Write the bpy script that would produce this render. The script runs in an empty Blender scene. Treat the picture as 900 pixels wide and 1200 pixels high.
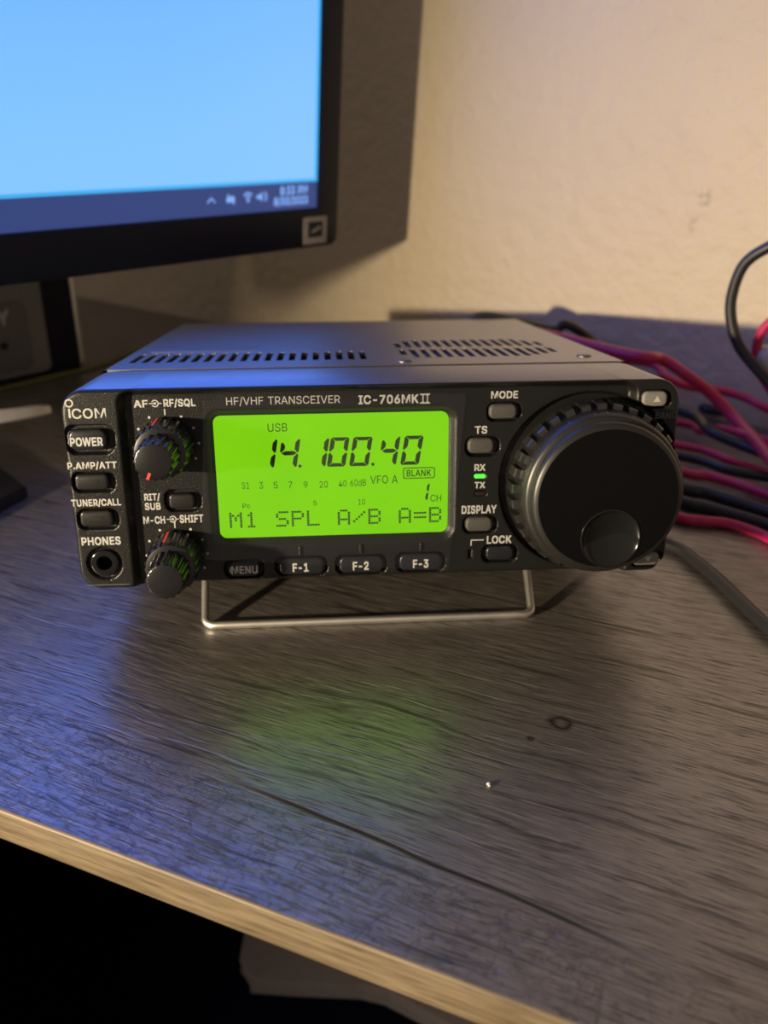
import bpy, math, random
import numpy as np
from mathutils import Vector, Matrix

random.seed(7)
SC = bpy.context.scene
COL = SC.collection

# ------------------------------------------------------------------ camera, light, exposure
# all lengths below are millimetres (scene units are metres: MM converts)
MM = 0.001
CAM = np.array([-13.951, -223.900, 137.941])
CAM_R = np.array([[0.9975769, -0.0695710, -0.0003985],
                  [-0.0282088, -0.3992361, -0.9164141],
                  [0.0635967, 0.9142048, -0.4002312]])      # rows: right, down, forward
FOCAL = 1024.05                                            # in pixels of a 900x1200 frame
cam_data = bpy.data.cameras.new('camera')
cam = bpy.data.objects.new('camera', cam_data); COL.objects.link(cam)
rot = Matrix(((CAM_R[0][0], -CAM_R[1][0], -CAM_R[2][0]),
              (CAM_R[0][1], -CAM_R[1][1], -CAM_R[2][1]),
              (CAM_R[0][2], -CAM_R[1][2], -CAM_R[2][2])))
cam.matrix_world = Matrix.Translation(Vector(CAM * MM)) @ rot.to_4x4()
cam_data.sensor_fit = 'VERTICAL'; cam_data.sensor_height = 36.0; cam_data.sensor_width = 27.0
cam_data.lens = FOCAL / 1200 * 36.0
cam_data.clip_start = 0.005; cam_data.clip_end = 50
cam_data.dof.use_dof = True
cam_data.dof.focus_distance = 0.220
cam_data.dof.aperture_fstop = 13.5
SC.camera = cam

world = bpy.data.worlds.new('room_dusk'); SC.world = world; world.use_nodes = True
world.node_tree.nodes['Background'].inputs[0].default_value = (1.0, 0.82, 0.70, 1)
world.node_tree.nodes['Background'].inputs[1].default_value = 0.195

lamp_data = bpy.data.lights.new('desk_lamp_light', 'SPOT')
lamp_data.energy = 30.0; lamp_data.color = (1.0, 0.82, 0.55); lamp_data.shadow_soft_size = 0.012
lamp_data.spot_size = math.radians(68); lamp_data.spot_blend = 1.0
lamp = bpy.data.objects.new('desk_lamp_light', lamp_data); COL.objects.link(lamp)
lamp.location = (-0.4855, -0.3461, 0.1354)
lamp.rotation_euler = (Vector((0.26, 0.10, -0.03)) - lamp.location).to_track_quat('-Z', 'Y').to_euler()

SC.view_settings.view_transform = 'Standard'
SC.view_settings.look = 'None'
SC.view_settings.exposure = 0.0
SC.view_settings.gamma = 1.0
SC.view_settings.use_curve_mapping = False

# ------------------------------------------------------------------ measuring helpers
TILT = math.radians(6.5)
RAD_M = np.array([[1, 0, 0], [0, math.cos(TILT), math.sin(TILT)], [0, -math.sin(TILT), math.cos(TILT)]])
RAD_Z = 47.91                                  # height of the face centre over the desk
FOOT = np.array([0, 12.0, -46.8])                # radio-frame point where the stand meets the desk
C_RAD = RAD_M.T @ (CAM - np.array([0, 0, RAD_Z]))

def ray(x, y):
    return CAM_R.T @ np.array([(x - 450) / FOCAL, (y - 600) / FOCAL, 1.0])
def on_desk(x, y, z=0.0):
    d = ray(x, y); s = (z - CAM[2]) / d[2]
    return CAM + s * d
def on_plane(x, y, p0, n):
    d = ray(x, y); s = np.dot(np.asarray(p0) - CAM, n) / np.dot(d, n)
    return CAM + s * d
def face(x, y, Y=0.0):                            # point of the radio's face plane, radio frame (X, Z)
    d = RAD_M.T @ ray(x, y); s = (Y - C_RAD[1]) / d[1]
    q = C_RAD + s * d
    return q[0], q[2]

# ------------------------------------------------------------------ materials
def new_mat(name):
    m = bpy.data.materials.new(name); m.use_nodes = True
    nt = m.node_tree
    return m, nt, nt.nodes['Principled BSDF']
def N(nt, t, **kw):
    n = nt.nodes.new(t)
    for k, v in kw.items(): setattr(n, k, v)
    return n
def L(nt, a, b): nt.links.new(a, b)
def coords(nt, scale=(1, 1, 1), rot=(0, 0, 0)):
    tc = N(nt, 'ShaderNodeTexCoord'); mp = N(nt, 'ShaderNodeMapping')
    mp.inputs['Scale'].default_value = scale; mp.inputs['Rotation'].default_value = rot
    L(nt, tc.outputs['Object'], mp.inputs['Vector'])
    return mp.outputs['Vector']
def noise(nt, vec, scale, detail=3, rough=.5, dist=0.0):
    n = N(nt, 'ShaderNodeTexNoise'); n.inputs['Scale'].default_value = scale
    n.inputs['Detail'].default_value = detail; n.inputs['Roughness'].default_value = rough
    n.inputs['Distortion'].default_value = dist
    L(nt, vec, n.inputs['Vector']); return n.outputs['Fac']
def ramp(nt, fac, stops):
    r = N(nt, 'ShaderNodeValToRGB'); e = r.color_ramp.elements
    while len(e) < len(stops): e.new(.5)
    for i, (p, c) in enumerate(stops):
        e[i].position = p
        e[i].color = (c, c, c, 1) if isinstance(c, (int, float)) else (*c, 1)
    L(nt, fac, r.inputs['Fac']); return r.outputs['Color']
def math_n(nt, op, a, b=None, c=None):
    n = N(nt, 'ShaderNodeMath', operation=op)
    for i, v in enumerate((a, b, c)):
        if v is None: continue
        if isinstance(v, (int, float)): n.inputs[i].default_value = v
        else: L(nt, v, n.inputs[i])
    return n.outputs[0]
def mix(nt, fac, a, b, mode='MIX'):
    n = N(nt, 'ShaderNodeMix', data_type='RGBA', blend_type=mode)
    for s, v in ((n.inputs[0], fac), (n.inputs[6], a), (n.inputs[7], b)):
        if isinstance(v, (int, float)): s.default_value = v
        elif isinstance(v, tuple): s.default_value = (*v, 1)
        else: L(nt, v, s)
    return n.outputs[2]
def bump(nt, bsdf, h, strength, dist):
    b = N(nt, 'ShaderNodeBump'); b.inputs['Strength'].default_value = strength
    b.inputs['Distance'].default_value = dist
    L(nt, h, b.inputs['Height']); L(nt, b.outputs[0], bsdf.inputs['Normal'])
def simple(name, col, rough=.4, metal=0.0, ior=1.5, coat=0.0, grain=0.0, gscale=3000, spec=.5):
    m, nt, b = new_mat(name)
    v = coords(nt)
    n = noise(nt, v, 220, 3)
    c = mix(nt, n, tuple(x * .88 for x in col), tuple(min(1, x * 1.12) for x in col))
    L(nt, c, b.inputs['Base Color'])
    b.inputs['Roughness'].default_value = rough; b.inputs['Metallic'].default_value = metal
    b.inputs['IOR'].default_value = ior; b.inputs['Coat Weight'].default_value = coat
    b.inputs['Specular IOR Level'].default_value = spec
    if grain: bump(nt, b, noise(nt, v, gscale, 2), grain, .00011 if grain > .9 else .0001)
    return m
def emitter(name, col, strength):
    m, nt, b = new_mat(name)
    b.inputs['Base Color'].default_value = (0.02, 0.02, 0.02, 1)
    b.inputs['Emission Color'].default_value = (*col, 1); b.inputs['Emission Strength'].default_value = strength
    return m

M = {}
M['panel'] = simple('panel_black_plastic', (.009, .009, .009), .33, spec=.42, grain=1.0, gscale=3000)
M['case'] = simple('case_grey_enamel', (.38, .365, .345), .36, metal=1.0, grain=.12, gscale=1800)
M['plate'] = simple('name_plate_grey', (.22, .21, .20), .5, metal=1.0)
M['knob'] = simple('knob_black_plastic', (.006, .006, .007), .27, ior=1.7, grain=.05)
M['dial'] = simple('dial_black_plastic', (.003, .003, .0036), .3, grain=.05, spec=.2)
M['dial_rim'] = simple('dial_rubber', (.013, .0125, .012), .38, ior=1.6)
M['dial_grip'] = simple('dial_grip_rubber', (.014, .0135, .013), .27, ior=1.9)
M['gloss'] = simple('gloss_black', (.008, .008, .009), .12)
M['key_black'] = simple('key_black_rubber', (.012, .013, .018), .3)
M['key_grey'] = simple('key_grey_rubber', (.065, .062, .058), .5)
M['key_light'] = simple('key_light_grey_rubber', (.20, .19, .175), .5)
M['key_dark'] = simple('key_dark_grey_rubber', (.012, .012, .012), .35)
M['ink'] = simple('white_ink', (.46, .46, .45), .6)
M['ink_dim'] = simple('dark_grey_shaded_ink', (.09, .09, .10), .6)  # dial shadow on the BAND words put into the ink; also the ruled line
M['red_ink'] = simple('red_ink', (.55, .06, .05), .5)
M['chrome'] = simple('chrome_wire', (.86, .83, .76), .42, metal=1.0)
M['steel'] = simple('brushed_steel', (.55, .52, .48), .3, metal=1.0)
M['rubber'] = simple('black_rubber', (.015, .015, .015), .6)
M['hole'] = simple('hole_black', (.003, .003, .003), .8)
M['red_pvc'] = simple('red_wire_insulation', (.52, .018, .10), .38)
M['black_pvc'] = simple('black_wire_insulation', (.022, .022, .024), .34)
M['green_pvc'] = simple('olive_wire_insulation', (.12, .13, .035), .45)
M['white_plastic'] = simple('clear_white_plastic', (.55, .53, .55), .3)
M['bezel'] = simple('bezel_black', (.005, .007, .016), .42, spec=.18)
M['badge'] = simple('badge_silver', (.26, .24, .21), .45)
M['speaker'] = simple('speaker_charcoal', (.11, .11, .115), .5)
M['slab'] = simple('slab_black', (.008, .008, .011), .3)
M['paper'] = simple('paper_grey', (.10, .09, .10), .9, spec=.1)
M['lcd_ink'] = simple('lcd_dark_segments', (.010, .035, .004), .6)
M['red_led_off'] = simple('led_dark', (.02, .012, .012), .2)
M['green_led'] = emitter('led_green', (.12, 1.0, .08), 1.1)

# LCD backlight, brighter green in the middle, with faint unevenness
m, nt, b = new_mat('lcd_backlight'); M['lcd'] = m
v = coords(nt)
n1 = noise(nt, v, 45, 2)
col = mix(nt, n1, (.19, .62, .0), (.25, .74, .0))
b.inputs['Base Color'].default_value = (.008, .02, .003, 1); b.inputs['Roughness'].default_value = .35; b.inputs['Specular IOR Level'].default_value = .15
L(nt, col, b.inputs['Emission Color']); b.inputs['Emission Strength'].default_value = 1.0

# thin clear film
m, nt, b = new_mat('clear_film'); M['film'] = m
nt.nodes.remove(b)
tr = N(nt, 'ShaderNodeBsdfTransparent'); gl = N(nt, 'ShaderNodeBsdfGlossy'); ms = N(nt, 'ShaderNodeMixShader')
fr = N(nt, 'ShaderNodeFresnel'); fr.inputs['IOR'].default_value = 1.45
gl.inputs['Roughness'].default_value = .08; gl.inputs['Color'].default_value = (1, 1, 1, 1)
tr.inputs['Color'].default_value = (.97, .97, .98, 1)
geo = N(nt, 'ShaderNodeNewGeometry')
L(nt, math_n(nt, 'MULTIPLY', fr.outputs[0], math_n(nt, 'SUBTRACT', 1.0, geo.outputs['Backfacing'])), ms.inputs[0]); L(nt, tr.outputs[0], ms.inputs[1]); L(nt, gl.outputs[0], ms.inputs[2])
df = N(nt, 'ShaderNodeBsdfDiffuse'); df.inputs['Color'].default_value = (.75, .78, .85, 1)
m2 = N(nt, 'ShaderNodeMixShader'); m2.inputs[0].default_value = .003
L(nt, ms.outputs[0], m2.inputs[1]); L(nt, df.outputs[0], m2.inputs[2])
L(nt, m2.outputs[0], nt.nodes['Material Output'].inputs['Surface'])

# painted wall with orange-peel texture and faint scuffs
m, nt, b = new_mat('wall_beige_paint'); M['wall'] = m
v = coords(nt)
n1 = noise(nt, v, 6, 4); n2 = noise(nt, v, 95, 3, .55); n3 = noise(nt, v, 26, 4, .6)
c = mix(nt, n1, (.56, .46, .33), (.66, .555, .40))
c = mix(nt, ramp(nt, n3, [(.62, 0), (.78, .25)]), c, (.44, .36, .26))
# two small scuffs on the paint above the cables
tcw = N(nt, 'ShaderNodeTexCoord'); sw = N(nt, 'ShaderNodeSeparateXYZ'); L(nt, tcw.outputs['Object'], sw.inputs[0])
WN = np.array([math.sin(-0.75128), -math.cos(-0.75128), 0]); WUV = np.array([math.cos(-0.75128), math.sin(-0.75128), 0]); W0 = np.array([0, 377.9, 0])
for px, py, rx_, rz_ in ((826, 232, 4.2, 7.0), (812, 262, 3.0, 5.5)):
    q = on_plane(px, py, W0, WN) - W0; u0, z0 = float(q @ WUV) * MM, float(q[2]) * MM
    du = math_n(nt, 'DIVIDE', math_n(nt, 'SUBTRACT', sw.outputs[0], u0), rx_ * MM); dz_ = math_n(nt, 'DIVIDE', math_n(nt, 'SUBTRACT', sw.outputs[2], z0), rz_ * MM)
    rr_ = math_n(nt, 'SQRT', math_n(nt, 'ADD', math_n(nt, 'MULTIPLY', du, du), math_n(nt, 'MULTIPLY', dz_, dz_)))
    k_ = N(nt, 'ShaderNodeMapRange'); k_.inputs['From Min'].default_value = .3; k_.inputs['From Max'].default_value = 1.0; k_.inputs['To Min'].default_value = .7; k_.inputs['To Max'].default_value = 0
    L(nt, rr_, k_.inputs['Value'])
    c = mix(nt, math_n(nt, 'MULTIPLY', k_.outputs[0], ramp(nt, noise(nt, v, 260, 2), [(.42, 0), (.6, 1)])), c, (.30, .24, .17))
L(nt, c, b.inputs['Base Color']); b.inputs['Roughness'].default_value = .6
bump(nt, b, n2, .6, .004)

# dark wood laminate; local x runs along the grain
m, nt, b = new_mat('desk_wood_laminate'); M['wood'] = m
tc = N(nt, 'ShaderNodeTexCoord'); sep = N(nt, 'ShaderNodeSeparateXYZ'); L(nt, tc.outputs['Object'], sep.inputs[0])
X, Y = sep.outputs[0], sep.outputs[1]
def stretch(sx, sy, warp_amt=.0035):
    mp = N(nt, 'ShaderNodeMapping'); mp.inputs['Scale'].default_value = (sx, sy, 1)
    warp = N(nt, 'ShaderNodeVectorMath', operation='ADD')
    wn = N(nt, 'ShaderNodeTexNoise'); wn.inputs['Scale'].default_value = 26; wn.inputs['Detail'].default_value = 3
    sc_ = N(nt, 'ShaderNodeVectorMath', operation='SCALE'); sc_.inputs['Scale'].default_value = warp_amt
    L(nt, tc.outputs['Object'], wn.inputs['Vector']); L(nt, wn.outputs['Color'], sc_.inputs[0])
    L(nt, tc.outputs['Object'], warp.inputs[0]); L(nt, sc_.outputs[0], warp.inputs[1])
    L(nt, warp.outputs[0], mp.inputs['Vector']); return mp.outputs['Vector']
broad = noise(nt, stretch(5, 42), 1, 4, .6)
fibre = noise(nt, stretch(70, 1500), 1, 4, .7)
pores = noise(nt, stretch(90, 2700), 1, 3, .65)
streak = noise(nt, stretch(22, 420, .005), 1, 4, .65, .3)
c = mix(nt, ramp(nt, broad, [(.3, 0), (.7, 1)]), (.050, .041, .037), (.088, .073, .064))
c = mix(nt, ramp(nt, fibre, [(.46, 0), (.70, 1)]), c, (.20, .172, .150))
c = mix(nt, ramp(nt, pores, [(.37, .9), (.46, 0)]), c, (.010, .008, .007))
c = mix(nt, ramp(nt, streak, [(.36, .75), (.44, 0)]), c, (.018, .014, .013))
# plank seams and a knot
def seam(y0, x0, x1, w, slope=0.0):
    wob = math_n(nt, 'MULTIPLY', math_n(nt, 'SUBTRACT', noise(nt, stretch(14, 3), 1, 3), .5), .006)
    yy = math_n(nt, 'ADD', math_n(nt, 'ADD', Y, math_n(nt, 'MULTIPLY', X, -slope)), wob)
    d = math_n(nt, 'ABSOLUTE', math_n(nt, 'SUBTRACT', yy, y0))
    line = N(nt, 'ShaderNodeMapRange'); line.inputs['From Min'].default_value = w * .35; line.inputs['From Max'].default_value = w
    line.inputs['To Min'].default_value = 1; line.inputs['To Max'].default_value = 0
    L(nt, d, line.inputs['Value'])
    def fade(e0, e1):
        q = N(nt, 'ShaderNodeMapRange'); q.interpolation_type = 'SMOOTHSTEP'
        q.inputs['From Min'].default_value = e0; q.inputs['From Max'].default_value = e1; L(nt, X, q.inputs['Value']); return q.outputs[0]
    a = fade(x0 - .012, x0 + .02); bb = fade(x1 + .012, x1 - .02)
    return math_n(nt, 'MULTIPLY', math_n(nt, 'MULTIPLY', line.outputs[0], a), bb)
GR = math.radians(-29.0)
def to_local(x, y):
    c_, s_ = math.cos(-GR), math.sin(-GR)
    return (c_ * x - s_ * y) * MM, (s_ * x + c_ * y) * MM
a0, a1 = to_local(-41, -58), to_local(34, -108)
s1 = seam(a0[1] - a0[0] * (a1[1] - a0[1]) / (a1[0] - a0[0]), a0[0] + .0, a1[0] + .012, .0009, (a1[1] - a0[1]) / (a1[0] - a0[0]))
b0, b1 = to_local(14, 33), to_local(72, 0)
s2 = seam(b0[1] - b0[0] * (b1[1] - b0[1]) / (b1[0] - b0[0]), b0[0] - .06, b1[0] + .012, .0007, (b1[1] - b0[1]) / (b1[0] - b0[0]))
seams = math_n(nt, 'MAXIMUM', s1, s2)
kx, ky = to_local(43.5, -45.5)
def knot(kx, ky, r0, r1):
    dx = math_n(nt, 'MULTIPLY', math_n(nt, 'SUBTRACT', X, kx), .85); dy = math_n(nt, 'SUBTRACT', Y, ky)
    dd = math_n(nt, 'SQRT', math_n(nt, 'ADD', math_n(nt, 'MULTIPLY', dx, dx), math_n(nt, 'MULTIPLY', dy, dy)))
    dd = math_n(nt, 'ADD', dd, math_n(nt, 'MULTIPLY', math_n(nt, 'SUBTRACT', noise(nt, tc.outputs['Object'], 400, 3), .5), .0016))
    ring = math_n(nt, 'ABSOLUTE', math_n(nt, 'SUBTRACT', dd, r0))
    mr = N(nt, 'ShaderNodeMapRange'); mr.inputs['From Min'].default_value = 0; mr.inputs['From Max'].default_value = r1
    mr.inputs['To Min'].default_value = 1.0; mr.inputs['To Max'].default_value = 0
    L(nt, ring, mr.inputs['Value']); return mr.outputs[0]
kn = math_n(nt, 'MAXIMUM', knot(kx, ky, .0020, .0015), knot(*to_local(34.5, -51), .0003, .0011))
# the plank in front of the seam is cross-cracked
sl_ = (a1[1] - a0[1]) / (a1[0] - a0[0])
side = math_n(nt, 'SUBTRACT', math_n(nt, 'MULTIPLY', X, sl_), math_n(nt, 'SUBTRACT', Y, a0[1] - a0[0] * sl_))
msk = N(nt, 'ShaderNodeMapRange'); msk.inputs['From Min'].default_value = .0; msk.inputs['From Max'].default_value = .004
L(nt, side, msk.inputs['Value'])
mc = N(nt, 'ShaderNodeMapping'); mc.inputs['Scale'].default_value = (240, 480, 1); L(nt, tc.outputs['Object'], mc.inputs['Vector'])
crk = math_n(nt, 'MULTIPLY', ramp(nt, noise(nt, mc.outputs['Vector'], 1, 4, .7, 1.2), [(.38, 1), (.50, 0)]), msk.outputs[0])
mc2 = N(nt, 'ShaderNodeMapping'); mc2.inputs['Scale'].default_value = (150, 40, 1); L(nt, tc.outputs['Object'], mc2.inputs['Vector'])
crk2 = math_n(nt, 'MULTIPLY', ramp(nt, noise(nt, mc2.outputs['Vector'], 1, 3, .6, .8), [(.485, 0), (.5, 1), (.515, 0)]), msk.outputs[0])
c = mix(nt, math_n(nt, 'MULTIPLY', crk, .55), c, (.014, .011, .010))
c = mix(nt, math_n(nt, 'MULTIPLY', crk2, .6), c, (.012, .010, .009))
c = mix(nt, seams, c, (.006, .005, .004))
c = mix(nt, kn, c, (.018, .013, .012))
L(nt, c, b.inputs['Base Color'])
rg = math_n(nt, 'ADD', .36, math_n(nt, 'MULTIPLY', seams, .5))
rg = math_n(nt, 'ADD', rg, math_n(nt, 'MULTIPLY', ramp(nt, pores, [(.37, 1), (.46, 0)]), .22))
L(nt, rg, b.inputs['Roughness']); b.inputs['IOR'].default_value = 3.0
# open pores, cracks, the knot and the seams are matt: they take the gloss away
matt = math_n(nt, 'MAXIMUM', math_n(nt, 'MULTIPLY', seams, .8), math_n(nt, 'MULTIPLY', kn, .9))
matt = math_n(nt, 'MAXIMUM', matt, math_n(nt, 'MULTIPLY', ramp(nt, pores, [(.38, 1), (.46, 0)]), .65))
matt = math_n(nt, 'MAXIMUM', matt, math_n(nt, 'MULTIPLY', ramp(nt, streak, [(.36, 1), (.44, 0)]), .55))
matt = math_n(nt, 'MAXIMUM', matt, math_n(nt, 'MULTIPLY', math_n(nt, 'MAXIMUM', crk, crk2), .33))
L(nt, math_n(nt, 'MULTIPLY', math_n(nt, 'SUBTRACT', 1.0, matt), .5), b.inputs['Specular IOR Level'])
wave = noise(nt, stretch(20, 230, .006), 1, 3, .6, .5)
hgt = math_n(nt, 'ADD', math_n(nt, 'MULTIPLY', fibre, .14), math_n(nt, 'MULTIPLY', ramp(nt, wave, [(.38, 0), (.45, 1)]), .6))
hgt = math_n(nt, 'SUBTRACT', hgt, math_n(nt, 'MULTIPLY', seams, .5))
hgt = math_n(nt, 'SUBTRACT', hgt, math_n(nt, 'MULTIPLY', crk, .35))
hgt = math_n(nt, 'SUBTRACT', hgt, math_n(nt, 'MULTIPLY', ramp(nt, pores, [(.33, 1), (.43, 0)]), .3))
bump(nt, b, hgt, .42, .0003)

# light oak edge banding
m, nt, b = new_mat('oak_edge_band'); M['oak'] = m
tcb = N(nt, 'ShaderNodeTexCoord')
def st2(sx, sz):
    mp = N(nt, 'ShaderNodeMapping'); mp.inputs['Scale'].default_value = (sx, sz, sz); L(nt, tcb.outputs['Object'], mp.inputs['Vector']); return mp.outputs['Vector']
f1 = noise(nt, st2(30, 900), 1, 4, .65); f2 = noise(nt, st2(60, 1700), 1, 3)
c = mix(nt, ramp(nt, f1, [(.35, 0), (.7, 1)]), (.12, .088, .055), (.25, .195, .13))
c = mix(nt, ramp(nt, f2, [(.33, .6), (.45, 0)]), c, (.05, .035, .022))
L(nt, c, b.inputs['Base Color']); b.inputs['Roughness'].default_value = .5

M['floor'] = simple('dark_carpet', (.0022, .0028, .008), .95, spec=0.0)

# monitor picture: pale blue page, cyan frame, navy task bar (local: x right, z up from the screen's lower right corner)
SCREEN_K = 1.0
TASK = 12.81
m, nt, b = new_mat('screen_picture'); M['screen'] = m
tc2 = N(nt, 'ShaderNodeTexCoord'); sp2 = N(nt, 'ShaderNodeSeparateXYZ'); L(nt, tc2.outputs['Object'], sp2.inputs[0])
sx, sz = sp2.outputs[0], sp2.outputs[2]
def maprange(val, a, b_, c_, d_):
    r = N(nt, 'ShaderNodeMapRange'); r.interpolation_type = 'SMOOTHSTEP'
    for k, q in (('From Min', a), ('From Max', b_), ('To Min', c_), ('To Max', d_)): r.inputs[k].default_value = q
    L(nt, val, r.inputs['Value']); return r.outputs[0]
page = mix(nt, maprange(sz, 0, .12, 0, 1), (.23, .57, 2.3), (.145, .45, 2.3))
page = mix(nt, maprange(sx, -.10, 0, 0, .25), page, (.27, .60, 2.3))
isbar = math_n(nt, 'LESS_THAN', sz, 0.0)
isline = math_n(nt, 'MAXIMUM', math_n(nt, 'LESS_THAN', sz, .0016), math_n(nt, 'GREATER_THAN', sx, -.0018))
pic = mix(nt, isline, page, (.05, .42, .85))
pic = mix(nt, isbar, pic, (.028, .055, .20))
b.inputs['Base Color'].default_value = (.01, .01, .012, 1); b.inputs['Roughness'].default_value = .4
L(nt, pic, b.inputs['Emission Color']); b.inputs['Emission Strength'].default_value = SCREEN_K
M['icon'] = emitter('screen_icons', (.22, .42, .95), 1.0)

# ------------------------------------------------------------------ mesh helpers
class G:
    def __init__(s): s.v = []; s.f = []
    def add(s, vs, fs):
        o = len(s.v); s.v += [tuple(p) for p in vs]; s.f += [tuple(i + o for i in f) for f in fs]
    def box(s, x0, x1, y0, y1, z0, z1):
        vs = [(x, y, z) for x in (x0, x1) for y in (y0, y1) for z in (z0, z1)]
        s.add(vs, [(0, 1, 3, 2), (4, 6, 7, 5), (0, 4, 5, 1), (2, 3, 7, 6), (0, 2, 6, 4), (1, 5, 7, 3)])
    def rings(s, rings, cap0=True, cap1=True):
        n = len(rings[0]); vs = [p for r in rings for p in r]; fs = []
        for i in range(len(rings) - 1):
            for j in range(n):
                k = (j + 1) % n
                fs.append((i * n + j, i * n + k, (i + 1) * n + k, (i + 1) * n + j))
        if cap0: fs.append(tuple(reversed(range(n))))
        if cap1: fs.append(tuple((len(rings) - 1) * n + j for j in range(n)))
        s.add(vs, fs)
    def slab(s, cx, cz, hw, hh, r, yb, yf, bev, n=6):        # rounded key: front face at yf (towards the viewer)
        rs = []
        for ins, y in ((0, yb), (0, yf + bev), (bev * .13, yf + bev * .5), (bev * .5, yf + bev * .13), (bev, yf)):
            rs.append([(x, y, z) for x, z in rr(cx, cz, hw - ins, hh - ins, max(.05, r - ins), n)])
        s.rings(rs)
    def lathe(s, cx, cz, prof, n=96, mod=None, cap0=True, cap1=True):
        rs = []
        for i, (r, y) in enumerate(prof):
            ring = []
            for k in range(n):
                t = 2 * math.pi * k / n
                q = r + (mod(t, y, r) if mod else 0)
                ring.append((cx + q * math.cos(t), y, cz + q * math.sin(t)))
            rs.append(ring)
        s.rings(rs, cap0, cap1)
    def tube(s, pts, rad, n=12, cap=True):
        pts = [Vector(p) for p in pts]
        rs = []; nrm = None
        for i, p in enumerate(pts):
            t = (pts[min(i + 1, len(pts) - 1)] - pts[max(i - 1, 0)]).normalized()
            if nrm is None:
                nrm = t.orthogonal().normalized()
            nrm = (nrm - t * nrm.dot(t)).normalized(); bn = t.cross(nrm)
            rs.append([tuple(p + (nrm * math.cos(a) + bn * math.sin(a)) * rad) for a in [2 * math.pi * k / n for k in range(n)]])
        s.rings(rs, cap, cap)
    def build(s, name, mat, parent=None, origin=(0, 0, 0), smooth=35, loc=None, rotz=0):
        me = bpy.data.meshes.new(name)
        o = np.asarray(origin, float)
        me.from_pydata([tuple((np.asarray(p) - o) * MM) for p in s.v], [], s.f)
        me.materials.append(mat)
        if smooth:
            me.shade_smooth(); me.set_sharp_from_angle(angle=math.radians(smooth))
        me.update()
        import bmesh
        bm = bmesh.new(); bm.from_mesh(me); bmesh.ops.recalc_face_normals(bm, faces=bm.faces); bm.to_mesh(me); bm.free()
        ob = bpy.data.objects.new(name, me); COL.objects.link(ob)
        if parent is not None: ob.parent = parent
        if loc is not None: ob.location = Vector(loc) * MM
        ob.rotation_euler = (0, 0, rotz)
        return ob

def rr(cx, cz, hw, hh, r, n=6):
    r = min(r, hw, hh); out = []
    for qx, qz, a0 in ((1, 1, 0), (-1, 1, 90), (-1, -1, 180), (1, -1, 270)):
        for k in range(n + 1):
            a = math.radians(a0 + 90 * k / n)
            out.append((cx + qx * (hw - r) + r * math.cos(a), cz + qz * (hh - r) + r * math.sin(a)))
    return out
def spline(pts, sub=10):
    P = [np.asarray(p, float) for p in pts]
    P = [2 * P[0] - P[1]] + P + [2 * P[-1] - P[-2]]; out = []
    for i in range(1, len(P) - 2):
        for k in range(sub):
            t = k / sub
            out.append(.5 * ((2 * P[i]) + (-P[i - 1] + P[i + 1]) * t + (2 * P[i - 1] - 5 * P[i] + 4 * P[i + 1] - P[i + 2]) * t * t
                             + (-P[i - 1] + 3 * P[i] - 3 * P[i + 1] + P[i + 2]) * t ** 3))
    out.append(P[-2]); return out
def empty(name, loc, rx=0, rz=0):
    o = bpy.data.objects.new(name, None); COL.objects.link(o)
    o.location = Vector(loc) * MM; o.rotation_euler = (rx, 0, rz); o.empty_display_size = .02
    return o
def tag(o, label, cat, group=None):
    o['label'] = label; o['category'] = cat
    if group: o['group'] = group
    return o
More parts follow.
